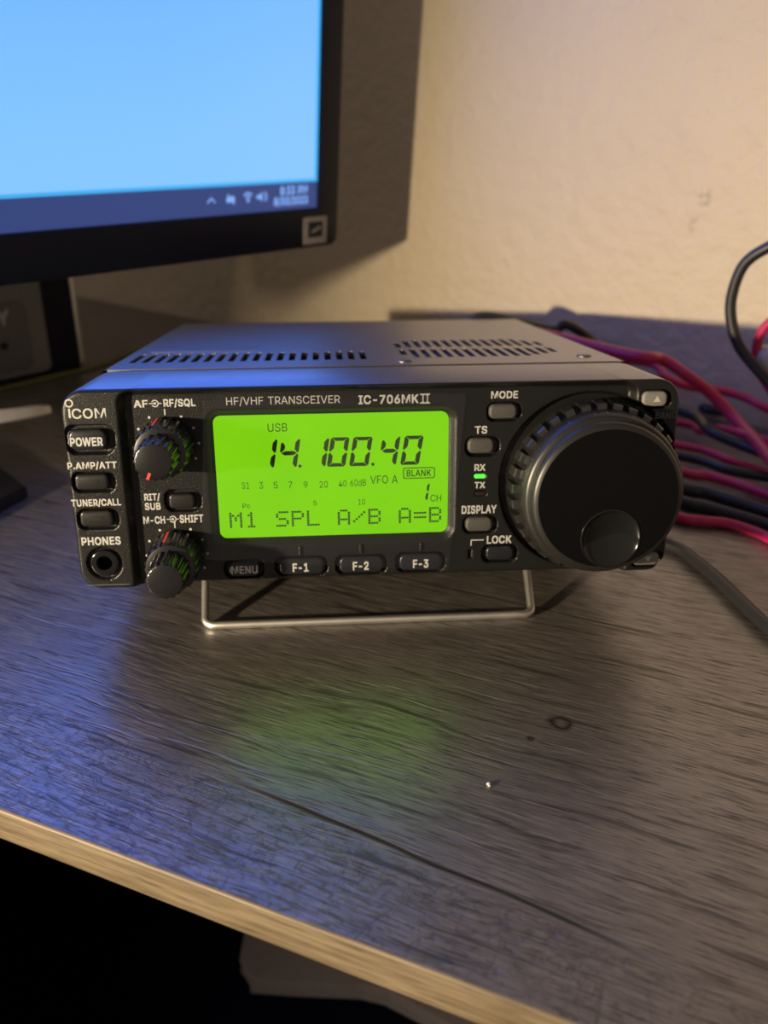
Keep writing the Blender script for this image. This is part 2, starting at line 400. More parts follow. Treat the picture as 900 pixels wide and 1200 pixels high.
# letter shapes: advance, outline points, triangles, in thousandths of the letter size
FONT = {
    '-': (453, '337,244 337,188 114,188 114,244', '2,0,3 2,1,0'),
    '.': (188, '95,-4 78,-1 63,9 53,24 50,41 53,59 63,73 78,83 95,87 113,83 128,73 138,59 141,41 138,24 128,9 113,-1', '7,9,8 6,9,7 6,10,9 5,10,6 5,11,10 4,11,5 4,12,11 3,12,4 3,13,12 2,13,3 2,14,13 1,14,2 1,15,14 0,15,1'),
    '/': (249, '235,533 71,-76 14,-76 178,533', '2,0,3 2,1,0'),
    '0': (453, '227,-7 174,1 130,24 95,62 69,113 53,178 48,254 53,330 69,395 95,447 130,484 174,508 227,516 279,508 323,484 358,447 384,395 400,330 405,254 400,178 384,113 359,62 323,24 279,1 227,50 261,56 290,74 313,103 330,144 340,194 344,254 340,314 330,365 313,405 290,435 261,453 227,460 192,453 163,435 140,405 123,365 113,314 109,254 113,194 123,144 140,103 163,74 192,56', '11,13,12 10,13,11 10,14,13 9,14,10 9,36,14 36,15,14 9,37,36 35,15,36 9,38,37 34,15,35 8,38,9 34,16,15 8,39,38 33,16,34 8,40,39 32,16,33 7,40,8 32,17,16 7,41,40 31,17,32 6,41,7 31,18,17 6,42,41 30,18,31 5,42,6 5,43,42 29,18,30 29,19,18 5,44,43 28,19,29 4,44,5 28,20,19 4,45,44 27,20,28 3,45,4 27,21,20 3,46,45 26,21,27 3,47,46 25,21,26 2,47,3 25,22,21 2,24,47 24,22,25 2,22,24 1,22,2 1,23,22 1,0,23'),
    '1': (453, '76,0 76,55 391,55 391,0 276,509 276,0 212,0 212,448 209,448 86,358 86,427 198,509', '10,4,11 10,8,4 8,7,4 7,5,4 10,9,8 6,5,7 0,2,1 0,3,2'),
    '2': (453, '64,0 64,47 234,229 261,257 282,282 299,305 311,327 318,348 320,371 317,397 308,419 293,436 273,449 250,457 224,460 196,457 172,447 153,433 139,413 130,390 127,362 66,362 71,405 86,442 111,473 143,496 182,511 225,516 268,511 306,497 337,474 361,445 376,411 381,372 378,345 371,318 357,290 336,259 306,223 267,180 153,60 153,57 389,57 389,0', '26,28,27 26,29,28 25,29,26 25,30,29 24,30,25 24,31,30 23,15,24 15,14,24 14,13,24 13,31,24 12,31,13 23,16,15 11,31,12 23,17,16 11,32,31 22,17,23 10,32,11 22,18,17 9,32,10 22,19,18 9,33,32 21,19,22 8,33,9 21,20,19 8,34,33 7,34,8 6,34,7 6,35,34 5,35,6 5,36,35 4,36,5 4,37,36 3,37,4 3,38,37 2,38,3 1,38,2 1,39,38 1,40,39 1,41,40 1,42,41 1,43,42 0,43,1'),
    '3': (453, '218,-7 173,-3 133,10 98,30 70,57 52,91 44,132 109,132 115,107 126,87 144,71 165,59 191,52 219,50 248,53 275,61 297,74 315,93 325,116 329,145 326,172 316,196 299,217 275,234 242,244 201,248 157,248 157,299 288,448 288,452 70,452 70,509 372,509 372,461 211,278 211,289 264,288 308,276 344,253 371,222 387,186 393,145 387,103 370,66 344,36 309,12 266,-2', '30,32,31 30,33,32 30,29,33 29,28,33 28,34,33 27,35,28 35,34,28 26,35,27 26,36,35 26,37,36 26,38,37 26,25,38 25,24,38 24,39,38 23,39,24 22,39,23 22,40,39 21,40,22 20,40,21 20,41,40 19,41,20 18,41,19 18,42,41 5,7,6 5,8,7 17,42,18 5,9,8 17,43,42 16,43,17 4,9,5 4,10,9 15,43,16 4,11,10 15,44,43 14,44,15 4,12,11 3,12,4 13,44,14 3,13,12 3,44,13 3,45,44 2,45,3 2,46,45 1,46,2 1,0,46'),
    '4': (453, '40,105 40,158 247,509 311,509 109,166 109,163 413,163 413,105 282,0 282,121 282,146 282,318 343,318 343,0', '1,3,2 1,4,3 10,12,11 10,13,12 1,5,4 1,6,5 1,10,6 10,7,6 0,10,1 0,9,10 13,7,10 0,8,9 8,7,0 8,13,7'),
    '5': (453, '221,-7 178,-2 140,11 108,32 83,60 66,93 60,130 122,130 127,108 138,89 154,73 173,60 196,52 221,50 250,53 276,64 298,82 314,104 324,131 328,162 324,193 314,221 297,244 275,262 248,273 218,277 192,275 167,268 145,258 128,246 67,253 96,509 366,509 366,452 151,452 134,301 136,301 155,315 178,325 203,331 229,334 263,330 294,321 321,306 345,285 364,260 379,231 388,199 391,163 385,117 369,76 343,41 309,15 268,-1', '30,34,31 34,32,31 34,33,32 30,35,34 39,41,40 38,41,39 38,42,41 37,42,38 37,43,42 36,43,37 36,44,43 30,36,35 30,26,36 26,25,36 25,44,36 25,45,44 24,45,25 30,27,26 23,45,24 30,28,27 22,45,23 22,46,45 30,29,28 21,46,22 21,47,46 20,47,21 20,48,47 19,48,20 19,49,48 18,49,19 17,49,18 5,7,6 5,8,7 17,50,49 5,9,8 16,50,17 4,9,5 4,10,9 15,50,16 15,51,50 4,11,10 14,51,15 4,12,11 3,12,4 13,51,14 3,13,12 3,51,13 3,52,51 2,52,3 2,53,52 1,53,2 1,0,53'),
    '6': (453, '226,-7 182,-1 142,15 109,40 84,74 69,115 64,162 68,199 80,239 102,285 137,340 252,509 322,509 151,261 145,261 154,275 165,288 179,299 196,307 214,312 235,314 278,309 316,295 346,271 370,240 384,201 389,157 384,112 368,73 343,39 310,14 271,-2 226,48 254,52 279,63 299,79 314,101 324,128 327,157 324,187 314,213 299,235 279,251 254,262 226,265 198,262 174,252 153,235 138,214 128,188 125,158 128,128 138,102 153,79 174,63 198,52', '10,12,11 10,16,12 16,13,12 9,16,10 19,21,20 18,21,19 18,22,21 17,22,18 16,22,17 16,23,22 9,15,16 13,44,16 44,23,16 8,15,9 8,14,15 44,43,23 43,24,23 13,45,44 13,46,45 42,24,43 8,13,14 8,46,13 8,47,46 41,24,42 41,25,24 7,47,8 7,48,47 40,25,41 7,49,48 39,25,40 39,26,25 6,49,7 6,50,49 38,26,39 5,50,6 5,51,50 37,26,38 37,27,26 5,52,51 36,27,37 4,52,5 36,28,27 4,53,52 35,28,36 4,54,53 34,28,35 3,54,4 34,29,28 3,55,54 33,29,34 3,32,55 32,29,33 3,29,32 2,29,3 2,30,29 1,30,2 1,31,30 0,31,1'),
    '7': (453, '97,0 323,448 323,452 62,452 62,509 391,509 391,449 165,0', '3,5,4 3,2,5 2,6,5 1,6,2 1,7,6 0,7,1'),
    '8': (453, '226,-7 178,-2 136,11 101,33 74,62 57,96 52,135 55,166 65,195 81,220 101,241 125,256 153,265 153,267 119,282 93,308 76,342 70,380 75,417 90,450 114,477 146,498 184,511 226,516 269,511 306,498 337,477 361,450 377,417 382,380 376,342 359,308 333,282 300,267 300,265 327,256 351,241 372,220 387,195 397,166 401,135 395,96 378,62 352,33 317,11 275,-2 226,49 258,52 285,60 307,74 323,91 333,113 337,139 333,165 322,189 305,208 283,223 256,232 226,235 196,232 169,223 147,208 130,189 119,165 115,139 119,113 129,91 145,74 167,60 195,52 226,290 252,292 274,300 293,313 307,330 316,351 319,376 316,399 308,420 294,437 275,449 252,457 226,460 200,457 177,449 159,437 145,420 136,399 133,376 136,351 145,330 159,313 178,300 201,292', '22,24,23 21,24,22 21,25,24 20,25,21 20,26,25 19,26,20 19,82,26 82,27,26 19,83,82 81,27,82 19,84,83 80,27,81 18,84,19 80,28,27 18,85,84 79,28,80 18,86,85 78,28,79 18,87,86 77,28,78 17,87,18 77,29,28 17,88,87 76,29,77 16,88,17 76,30,29 16,89,88 75,30,76 16,90,89 74,30,75 74,31,30 15,90,16 15,91,90 73,31,74 15,92,91 72,31,73 72,32,31 14,92,15 14,93,92 71,32,72 14,70,93 70,32,71 14,32,70 14,33,32 13,33,14 12,33,13 12,34,33 11,34,12 11,35,34 10,35,11 10,36,35 9,58,10 58,36,10 58,37,36 9,59,58 57,37,58 9,60,59 56,37,57 9,61,60 55,37,56 8,61,9 55,38,37 8,62,61 54,38,55 7,62,8 54,39,38 7,63,62 53,39,54 6,63,7 53,40,39 6,64,63 52,40,53 6,65,64 51,40,52 5,65,6 51,41,40 5,66,65 50,41,51 4,66,5 50,42,41 4,67,66 49,42,50 4,68,67 48,42,49 3,68,4 48,43,42 3,69,68 47,43,48 3,46,69 46,43,47 3,43,46 2,43,3 2,44,43 1,44,2 1,45,44 0,45,1'),
    '9': (453, '226,516 271,510 310,494 343,468 368,434 384,393 389,347 385,309 373,270 350,224 315,168 200,0 130,0 301,248 307,248 299,234 287,221 273,210 257,202 238,196 218,195 175,199 137,214 106,237 83,269 68,307 64,352 69,397 85,436 110,469 143,494 182,510 226,460 199,457 174,446 154,429 138,407 129,381 125,352 129,322 138,295 154,274 174,257 199,247 226,243 254,247 279,257 299,273 314,295 324,321 327,350 324,381 314,407 299,429 279,446 254,457', '31,1,0 30,1,31 30,2,1 29,2,30 29,3,2 28,33,29 33,32,29 32,3,29 32,55,3 55,4,3 28,34,33 54,4,55 28,35,34 53,4,54 27,35,28 53,5,4 27,36,35 52,5,53 27,37,36 51,5,52 26,37,27 51,6,5 26,38,37 50,6,51 25,38,26 25,39,38 49,6,50 49,7,6 25,40,39 48,7,49 48,8,7 24,40,25 24,41,40 47,8,48 24,42,41 46,8,47 46,14,8 14,9,8 23,42,24 23,43,42 45,13,46 13,14,46 45,17,13 17,12,13 15,9,14 23,44,43 44,17,45 23,17,44 22,17,23 16,9,15 16,10,9 17,10,16 21,17,22 21,18,17 12,10,17 21,19,18 20,19,21 12,11,10'),
    ':': (188, '95,271 78,274 63,284 53,299 50,316 53,334 63,349 78,359 95,362 113,359 128,349 138,334 141,316 138,299 128,284 113,274 95,-4 78,-1 63,9 53,24 50,41 53,59 63,73 78,83 95,87 113,83 128,73 138,59 141,41 138,24 128,9 113,-1', '23,25,24 22,25,23 22,26,25 21,26,22 21,27,26 20,27,21 20,28,27 19,28,20 19,29,28 18,29,19 18,30,29 17,30,18 17,31,30 16,31,17 7,9,8 6,9,7 6,10,9 5,10,6 5,11,10 4,11,5 4,12,11 3,12,4 3,13,12 2,13,3 2,14,13 1,14,2 1,15,14 0,15,1'),
    'A': (480, '16,0 201,509 276,509 463,0 395,0 287,302 276,334 264,372 250,420 232,478 245,478 228,419 213,371 201,333 191,302 85,0 110,142 110,199 370,199 370,142', '0,9,1 9,2,1 9,10,2 10,3,2 0,17,9 17,11,9 11,8,9 11,8,10 8,18,10 18,3,10 7,18,8 17,12,11 6,18,7 17,13,12 5,18,6 17,14,13 17,16,14 16,15,14 4,19,5 19,18,5 0,16,17 16,18,17 16,19,18 19,3,18 0,15,16 4,3,19'),
    'B': (456, '60,0 60,509 241,509 289,504 329,491 359,469 381,442 394,410 398,374 395,344 387,320 373,301 356,286 336,275 315,267 315,262 339,257 363,245 385,227 402,203 414,173 418,136 413,100 400,67 377,39 344,18 301,4 247,0 125,57 245,57 296,63 330,80 349,105 355,137 352,161 342,184 327,203 306,218 279,228 248,231 125,231 125,285 238,285 265,288 288,296 308,309 323,326 333,348 336,372 330,403 313,429 283,446 240,452 125,452', '0,53,1 53,2,1 53,3,2 53,4,3 53,5,4 53,52,5 52,6,5 0,41,53 51,6,52 50,6,51 50,7,6 49,7,50 49,8,7 48,8,49 48,9,8 47,9,48 46,9,47 46,10,9 45,10,46 45,11,10 44,11,45 44,12,11 43,12,44 42,12,43 42,13,12 0,40,41 40,42,41 40,13,42 40,14,13 40,15,14 40,16,15 40,17,16 40,39,17 39,18,17 0,28,40 38,18,39 37,18,38 37,19,18 36,19,37 36,20,19 35,20,36 34,20,35 34,21,20 33,21,34 32,21,33 32,22,21 31,22,32 31,23,22 30,23,31 30,24,23 29,24,30 0,29,28 0,24,29 0,25,24 0,26,25 0,27,26'),
    'C': (510, '267,-7 205,1 150,25 104,63 70,115 48,179 40,254 48,329 70,393 104,445 150,484 205,508 267,516 305,513 340,504 373,490 402,471 427,447 448,418 463,385 473,348 408,348 401,373 389,395 375,413 357,428 337,440 315,449 292,454 267,456 223,450 184,432 150,403 125,364 109,314 103,254 109,194 125,145 151,105 184,76 223,59 267,53 292,55 315,60 337,69 357,81 375,96 389,114 401,136 408,160 473,160 463,124 448,91 428,62 402,38 373,19 341,5 305,-4', '11,13,12 11,14,13 10,14,11 10,15,14 10,16,15 9,16,10 9,29,16 29,17,16 9,30,29 28,17,29 27,17,28 9,31,30 26,17,27 26,18,17 8,31,9 25,18,26 8,32,31 24,18,25 24,19,18 23,19,24 8,33,32 22,19,23 7,33,8 22,20,19 21,20,22 7,34,33 6,34,7 6,35,34 5,35,6 5,36,35 5,37,36 4,37,5 48,50,49 48,51,50 4,38,37 47,51,48 47,52,51 3,38,4 46,52,47 3,39,38 45,52,46 45,53,52 44,53,45 3,40,39 43,53,44 2,40,3 43,54,53 42,54,43 2,41,40 41,54,42 2,54,41 2,55,54 1,55,2 1,56,55 1,57,56 0,57,1'),
    'D': (502, '60,0 60,509 225,509 294,501 353,478 399,441 433,391 455,329 462,255 455,181 433,119 398,68 351,31 291,8 219,0 125,57 125,452 221,452 275,446 320,428 354,399 379,361 394,312 399,255 394,198 379,149 354,110 318,81 272,63 215,57', '0,1,16 0,16,15 1,2,17 1,17,16 2,3,18 2,18,17 3,4,19 3,19,18 4,5,20 4,20,19 5,6,21 5,21,20 6,7,22 6,22,21 7,8,23 7,23,22 8,9,24 8,24,23 9,10,25 9,25,24 10,11,26 10,26,25 11,12,27 11,27,26 12,13,28 12,28,27 13,14,29 13,29,28 14,0,15 14,15,29'),
    'E': (419, '60,0 60,509 372,509 372,452 125,452 125,286 355,286 355,229 125,229 125,57 375,57 375,0', '0,4,1 4,2,1 4,3,2 0,5,4 0,8,5 8,6,5 8,7,6 0,9,8 0,10,9 0,11,10'),
    'F': (410, '60,0 60,509 369,509 369,452 125,452 125,278 346,278 346,221 125,221 125,0', '0,4,1 4,2,1 4,3,2 0,5,4 0,8,5 8,6,5 8,7,6 0,9,8'),
    'H': (517, '60,0 60,509 125,509 125,289 392,289 392,509 457,509 457,0 392,0 392,232 125,232 125,0', '0,2,1 0,3,2 4,6,5 4,7,6 0,10,3 10,4,3 10,9,4 9,7,4 0,11,10 8,7,9'),
    'I': (300, '31,0 31,57 118,57 118,452 31,452 31,509 269,509 269,452 183,452 183,57 269,57 269,0', '4,6,5 4,7,6 3,7,4 2,8,3 8,7,3 2,9,8 0,2,1 0,9,2 0,10,9 0,11,10'),
    'J': (396, '185,-7 124,3 75,33 44,81 33,145 33,173 98,173 98,145 104,104 122,74 149,56 185,50 220,56 248,74 266,104 272,145 272,509 336,509 336,145 326,81 294,33 246,3', '15,17,16 15,18,17 4,6,5 4,7,6 3,7,4 3,8,7 14,18,15 14,19,18 3,9,8 13,19,14 2,9,3 13,20,19 2,10,9 12,20,13 11,20,12 2,11,10 2,20,11 1,20,2 1,21,20 0,21,1'),
    'K': (467, '60,0 60,509 125,509 125,0 125,175 125,262 362,509 446,509 198,252 246,302 455,0 376,0', '0,1,2 0,2,3 4,5,6 4,6,7 8,9,10 8,10,11'),
    'L': (393, '60,0 60,509 125,509 125,57 361,57 361,0', '0,2,1 0,3,2 0,4,3 0,5,4'),
    'M': (628, '60,0 60,509 152,509 277,187 282,174 287,159 293,141 299,123 305,103 311,84 317,65 322,49 307,49 312,65 318,83 324,102 330,121 336,140 342,158 348,174 352,187 476,509 568,509 568,0 504,0 504,291 504,308 504,327 505,347 505,369 506,391 506,413 507,435 507,457 513,457 505,433 498,409 490,386 482,363 474,341 467,322 461,305 456,291 342,0 286,0 170,291 165,304 159,321 152,340 145,361 137,384 129,408 121,432 112,457 119,457 119,437 120,416 120,394 121,372 121,350 122,328 122,309 122,291 122,0', '0,53,1 53,2,1 53,54,2 54,3,2 20,33,21 33,22,21 33,34,22 34,23,22 0,52,53 55,3,54 20,32,33 35,32,34 32,23,34 56,52,55 52,3,55 20,35,32 35,31,32 20,36,35 0,56,52 56,51,52 0,57,56 20,37,36 0,58,57 20,38,37 0,59,58 20,39,38 0,60,59 20,40,39 0,61,60 20,41,40 0,62,61 20,42,41 0,63,62 20,43,42 19,43,20 18,43,19 17,43,18 16,43,17 15,43,16 14,43,15 13,10,14 10,43,14 13,11,10 12,11,13'),
    'N': (523, '60,0 60,509 136,509 343,183 352,169 363,151 375,130 388,107 401,82 414,55 405,54 402,81 401,108 400,134 399,157 399,178 399,195 399,509 463,509 463,0 387,0 202,290 190,310 177,331 164,354 148,381 130,413 108,452 119,454 121,417 122,384 123,354 124,328 125,307 125,291 125,0', '0,27,1 27,2,1 27,28,2 28,3,2 16,18,17 16,19,18 29,26,28 26,3,28 0,29,27 29,26,27 0,30,29 25,3,26 0,31,30 24,3,25 23,3,24 0,32,31 22,3,23 0,33,32 21,3,22 0,34,33 0,35,34 20,3,21 15,19,16 20,4,3 14,19,15 20,5,4 13,19,14 20,6,5 12,19,13 20,7,6 11,19,12 20,8,7 20,10,8 10,9,8 10,19,11 20,19,10'),
    'O': (533, '267,-7 205,1 150,25 105,63 70,115 48,179 40,254 48,329 70,393 105,445 150,484 205,508 267,516 329,508 384,484 429,445 464,393 486,329 493,254 486,179 464,115 429,63 384,25 329,1 267,53 310,59 349,76 383,105 408,144 425,194 430,254 425,314 408,365 383,404 349,433 310,450 267,456 223,450 184,433 151,404 125,364 109,314 103,254 109,194 125,144 151,105 184,76 223,59', '11,13,12 10,13,11 10,14,13 9,14,10 9,36,14 36,15,14 9,37,36 35,15,36 34,15,35 9,38,37 8,38,9 34,16,15 33,16,34 8,39,38 32,16,33 8,40,39 7,40,8 32,17,16 31,17,32 7,41,40 6,41,7 31,18,17 30,18,31 6,42,41 5,42,6 5,43,42 29,18,30 29,19,18 5,44,43 28,19,29 4,44,5 28,20,19 4,45,44 27,20,28 3,45,4 27,21,20 3,46,45 26,21,27 3,47,46 25,21,26 25,22,21 2,47,3 2,24,47 24,22,25 2,22,24 1,22,2 1,23,22 1,0,23'),
    'P': (445, '60,0 60,509 235,509 289,503 332,487 366,462 390,430 404,391 409,348 404,304 390,265 366,233 332,207 289,191 235,186 109,186 109,242 233,242 269,246 297,256 318,272 333,294 342,319 344,348 342,376 333,402 318,423 297,439 268,449 232,452 125,452 125,0', '0,30,1 30,2,1 30,3,2 30,4,3 30,5,4 30,29,5 29,28,5 28,6,5 0,16,30 16,31,30 27,6,28 26,6,27 26,7,6 25,7,26 24,7,25 24,8,7 23,8,24 22,8,23 22,9,8 21,9,22 21,10,9 20,10,21 19,10,20 19,11,10 18,11,19 17,11,18 0,15,16 31,17,16 31,14,17 14,11,17 14,12,11 14,13,12 0,14,15 0,31,14'),
    'Q': (533, '245,159 313,159 369,85 384,65 468,-48 401,-48 346,27 331,46 267,-7 205,1 150,25 105,63 70,115 48,179 40,254 48,329 70,393 105,445 150,484 205,508 267,516 329,508 384,484 429,445 464,393 486,329 493,254 486,179 464,115 429,63 384,25 329,1 267,53 310,59 349,76 383,105 408,144 425,194 430,254 425,314 408,365 383,404 349,433 310,450 267,456 223,450 184,433 151,404 125,364 109,314 103,254 109,194 125,144 151,105 184,76 223,59', '19,21,20 18,21,19 18,22,21 17,22,18 17,44,22 44,23,22 17,45,44 43,23,44 42,23,43 17,46,45 16,46,17 42,24,23 41,24,42 16,47,46 40,24,41 16,48,47 15,48,16 40,25,24 39,25,40 15,49,48 14,49,15 39,26,25 38,26,39 14,50,49 13,50,14 13,51,50 37,26,38 37,27,26 13,52,51 36,27,37 12,52,13 36,28,27 7,1,0 7,34,1 34,2,1 12,53,52 35,28,36 11,53,12 35,29,28 11,54,53 34,2,35 2,29,35 3,29,2 11,55,54 33,7,34 4,29,3 30,4,29 10,55,11 10,32,55 32,7,33 10,7,32 10,6,7 10,31,6 31,5,6 9,31,10 31,4,30 9,8,31 5,4,31'),
    'R': (449, '60,0 60,509 235,509 289,503 332,487 366,462 390,430 404,391 409,348 404,304 390,265 366,233 332,207 289,191 235,186 109,186 109,242 233,242 269,246 297,256 318,272 333,294 342,319 344,348 342,376 333,402 318,423 297,439 268,449 232,452 125,452 125,0 225,240 292,240 432,0 357,0', '0,30,1 30,2,1 30,3,2 30,4,3 30,5,4 30,29,5 29,28,5 28,6,5 0,16,30 16,31,30 27,6,28 26,6,27 26,7,6 25,7,26 24,7,25 24,8,7 23,8,24 22,8,23 22,9,8 21,9,22 21,10,9 20,10,21 19,10,20 19,11,10 18,11,19 17,11,18 0,15,16 31,17,16 31,14,17 14,11,17 14,12,11 14,13,12 0,14,15 0,31,14 32,33,34 32,34,35'),
    'S': (447, '224,-9 172,-4 128,9 91,31 64,60 46,96 38,137 104,137 110,110 123,88 142,71 166,59 194,52 224,49 257,52 286,60 311,74 329,92 341,114 346,139 342,161 332,179 316,193 296,205 272,214 245,222 184,239 128,260 86,289 60,326 52,372 58,413 75,448 102,476 138,498 180,511 227,516 275,511 316,498 351,476 377,449 394,415 401,378 337,378 326,412 302,437 267,453 225,459 194,456 167,448 145,435 129,418 118,398 115,376 119,352 131,334 148,319 169,308 191,300 212,293 264,279 287,272 312,264 336,252 359,238 379,220 395,198 405,171 408,139 403,99 386,64 360,34 323,11 278,-4', '35,37,36 34,37,35 34,38,37 33,38,34 33,39,38 33,40,39 32,47,33 47,40,33 32,48,47 46,40,47 32,49,48 45,40,46 45,41,40 31,49,32 31,50,49 44,41,45 31,51,50 31,52,51 44,42,41 30,52,31 43,42,44 30,53,52 30,54,53 29,54,30 29,55,54 29,56,55 28,56,29 28,57,56 28,58,57 28,59,58 28,60,59 27,60,28 27,61,60 27,62,61 27,63,62 26,63,27 26,64,63 25,64,26 25,65,64 24,65,25 24,66,65 23,66,24 22,66,23 22,67,66 21,67,22 20,67,21 20,68,67 19,68,20 18,68,19 18,69,68 5,7,6 5,8,7 17,69,18 5,9,8 17,70,69 4,9,5 16,70,17 4,10,9 15,70,16 4,11,10 15,71,70 14,71,15 3,11,4 3,12,11 13,71,14 3,13,12 3,71,13 3,72,71 2,72,3 2,73,72 1,73,2 1,0,73'),
    'T': (449, '32,452 32,509 417,509 417,452 257,452 257,0 193,0 193,452', '0,2,1 0,3,2 7,3,0 6,4,7 4,3,7 6,5,4'),
    'U': (517, '259,-8 203,-2 154,15 114,43 85,80 66,124 60,173 60,509 124,509 124,178 128,144 141,113 160,87 187,68 220,56 259,52 298,56 331,68 357,87 377,113 389,144 393,178 393,509 457,509 457,173 451,124 433,80 403,43 363,15 315,-2', '6,8,7 6,9,8 21,23,22 21,24,23 6,10,9 20,24,21 5,10,6 20,25,24 5,11,10 19,25,20 19,26,25 4,11,5 4,12,11 18,26,19 4,13,12 17,26,18 3,13,4 17,27,26 3,14,13 16,27,17 3,15,14 15,27,16 3,27,15 2,27,3 2,28,27 1,28,2 1,29,28 0,29,1'),
    'V': (480, '204,0 16,509 84,509 192,206 203,176 215,137 230,89 248,31 235,31 252,90 267,138 279,176 290,206 395,509 463,509 278,0', '0,2,1 0,3,2 12,14,13 12,15,14 0,4,3 11,15,12 10,15,11 0,5,4 9,15,10 0,6,5 8,7,9 7,15,9 0,7,6 0,15,7'),
    'W': (686, '155,0 16,509 82,509 163,196 170,171 175,145 181,120 187,94 192,67 197,40 189,40 194,67 200,94 205,120 211,145 218,171 224,196 306,509 380,509 462,196 468,171 474,145 480,120 486,94 492,67 497,40 488,40 493,67 499,94 504,120 510,145 517,171 523,196 603,509 670,509 530,0 455,0 368,323 359,356 351,391 344,431 336,475 350,475 342,433 335,395 327,359 318,323 230,0', '0,2,1 0,3,2 16,41,17 41,18,17 41,42,18 42,19,18 32,34,33 32,35,34 16,43,41 43,40,41 43,40,42 40,19,42 16,44,43 39,19,40 16,45,44 38,19,39 16,46,45 37,19,38 16,47,46 36,19,37 0,4,3 15,47,16 36,20,19 31,35,32 0,5,4 14,47,15 36,21,20 30,35,31 0,6,5 13,47,14 36,22,21 29,35,30 0,7,6 12,47,13 36,23,22 28,35,29 0,8,7 11,47,12 36,24,23 27,35,28 0,10,8 10,9,8 10,47,11 36,26,24 26,25,24 26,35,27 0,47,10 36,35,26'),
    'X': (474, '18,0 217,284 217,236 29,509 104,509 178,400 192,379 204,361 214,345 223,329 233,312 243,292 232,292 243,311 252,329 261,345 272,361 284,379 298,400 374,509 446,509 259,239 259,287 456,0 382,0 292,129 279,149 268,165 259,180 250,195 241,212 230,231 244,231 235,213 225,196 216,181 206,166 195,149 182,129 91,0', '2,4,3 2,5,4 18,20,19 18,21,20 2,6,5 17,21,18 2,7,6 16,21,17 2,8,7 15,21,16 2,1,8 1,9,8 14,22,15 22,21,15 1,10,9 13,22,14 1,12,10 12,11,10 12,22,13 1,22,12 1,23,22 0,31,1 31,32,1 32,23,1 0,33,31 33,30,31 33,30,32 30,23,32 0,34,33 29,23,30 0,35,34 28,23,29 0,36,35 27,23,28 0,37,36 26,23,27 0,38,37 25,23,26 0,39,38 24,23,25'),
    'Y': (472, '203,0 203,208 16,509 91,509 192,344 208,318 222,292 236,264 250,230 224,230 237,265 251,293 265,318 280,344 381,509 455,509 268,208 268,0', '1,3,2 1,4,3 13,15,14 13,16,15 1,5,4 12,16,13 11,16,12 1,6,5 10,16,11 1,7,6 9,8,10 8,16,10 1,8,7 1,16,8 0,16,1 0,17,16'),
    'd': (424, '195,-8 151,-2 111,16 79,45 55,84 39,133 34,189 39,245 55,293 79,332 112,361 151,378 196,384 228,381 253,373 272,360 287,346 298,331 306,319 311,319 311,509 372,509 372,0 313,0 313,59 307,59 298,46 287,31 272,17 252,4 227,-5 205,47 236,51 263,65 284,86 299,115 309,150 312,189 309,229 300,263 284,291 263,312 237,325 205,330 172,325 145,311 124,290 108,261 99,227 96,189 99,151 109,117 124,88 145,66 172,51', '19,21,20 19,22,21 11,13,12 11,14,13 10,14,11 10,15,14 9,15,10 9,16,15 9,17,16 8,44,9 44,43,9 43,17,9 43,18,17 42,18,43 41,18,42 8,45,44 41,19,18 41,40,19 40,39,19 39,22,19 8,46,45 7,46,8 7,47,46 38,22,39 7,48,47 6,48,7 37,22,38 6,49,48 6,50,49 36,22,37 5,50,6 5,51,50 35,22,36 4,51,5 4,52,51 34,24,35 24,22,35 4,53,52 33,24,34 3,53,4 3,54,53 32,25,33 25,24,33 32,26,25 23,22,24 3,31,54 31,26,32 3,26,31 3,27,26 2,27,3 2,28,27 2,29,28 1,29,2 1,30,29 0,30,1'),
    'o': (415, '207,-8 159,-2 117,16 82,46 56,85 40,133 34,187 40,243 56,291 82,330 117,360 159,378 207,384 256,378 299,360 333,330 359,291 376,243 381,187 376,133 359,85 333,46 299,16 256,-2 207,46 242,51 270,66 292,89 307,117 316,151 319,187 316,224 307,258 292,287 270,310 242,325 207,330 173,325 145,310 124,287 108,258 99,224 96,187 99,151 108,117 124,89 145,66 173,51', '11,13,12 10,13,11 10,14,13 9,14,10 9,15,14 8,37,9 37,36,9 36,15,9 36,35,15 35,16,15 8,38,37 34,16,35 8,39,38 33,16,34 7,39,8 33,17,16 7,40,39 32,17,33 7,41,40 31,17,32 6,41,7 31,18,17 6,42,41 30,18,31 5,42,6 5,43,42 29,18,30 29,19,18 5,44,43 28,19,29 28,20,19 4,44,5 4,45,44 27,20,28 4,46,45 26,20,27 3,46,4 26,21,20 3,47,46 25,21,26 3,24,47 24,21,25 3,21,24 2,21,3 2,22,21 1,22,2 1,23,22 0,23,1'),
}
_glyphs = {}
def glyphs(txt, bold, spacing):
    key = (txt, bold, spacing)
    if key not in _glyphs:
        vs, fs, x = [], [], 0.0
        sh = [(0, 0)] if bold <= .005 else [(-bold, -bold), (bold, -bold), (bold, bold), (-bold, bold), (0, 0)]
        for ch in txt:
            if ch == ' ':
                x += 250 * spacing; continue
            adv, vv, ff = FONT[ch]
            pv = [(int(a), int(b_)) for a, b_ in (p.split(',') for p in vv.split())]
            pf = [tuple(int(i) for i in f.split(',')) for f in ff.split()]
            for li, (sx, sy) in enumerate(sh):     # heavier strokes: the letter laid down five times, slightly shifted
                o = len(vs)
                vs += [((a + x) / 1000 + sx, b_ / 1000 + sy, li * .004) for a, b_ in pv]
                fs += [tuple(i + o for i in f) for f in pf]
            x += (adv + 1000 * bold) * spacing
        _glyphs[key] = (np.array(vs), fs)
    return _glyphs[key]
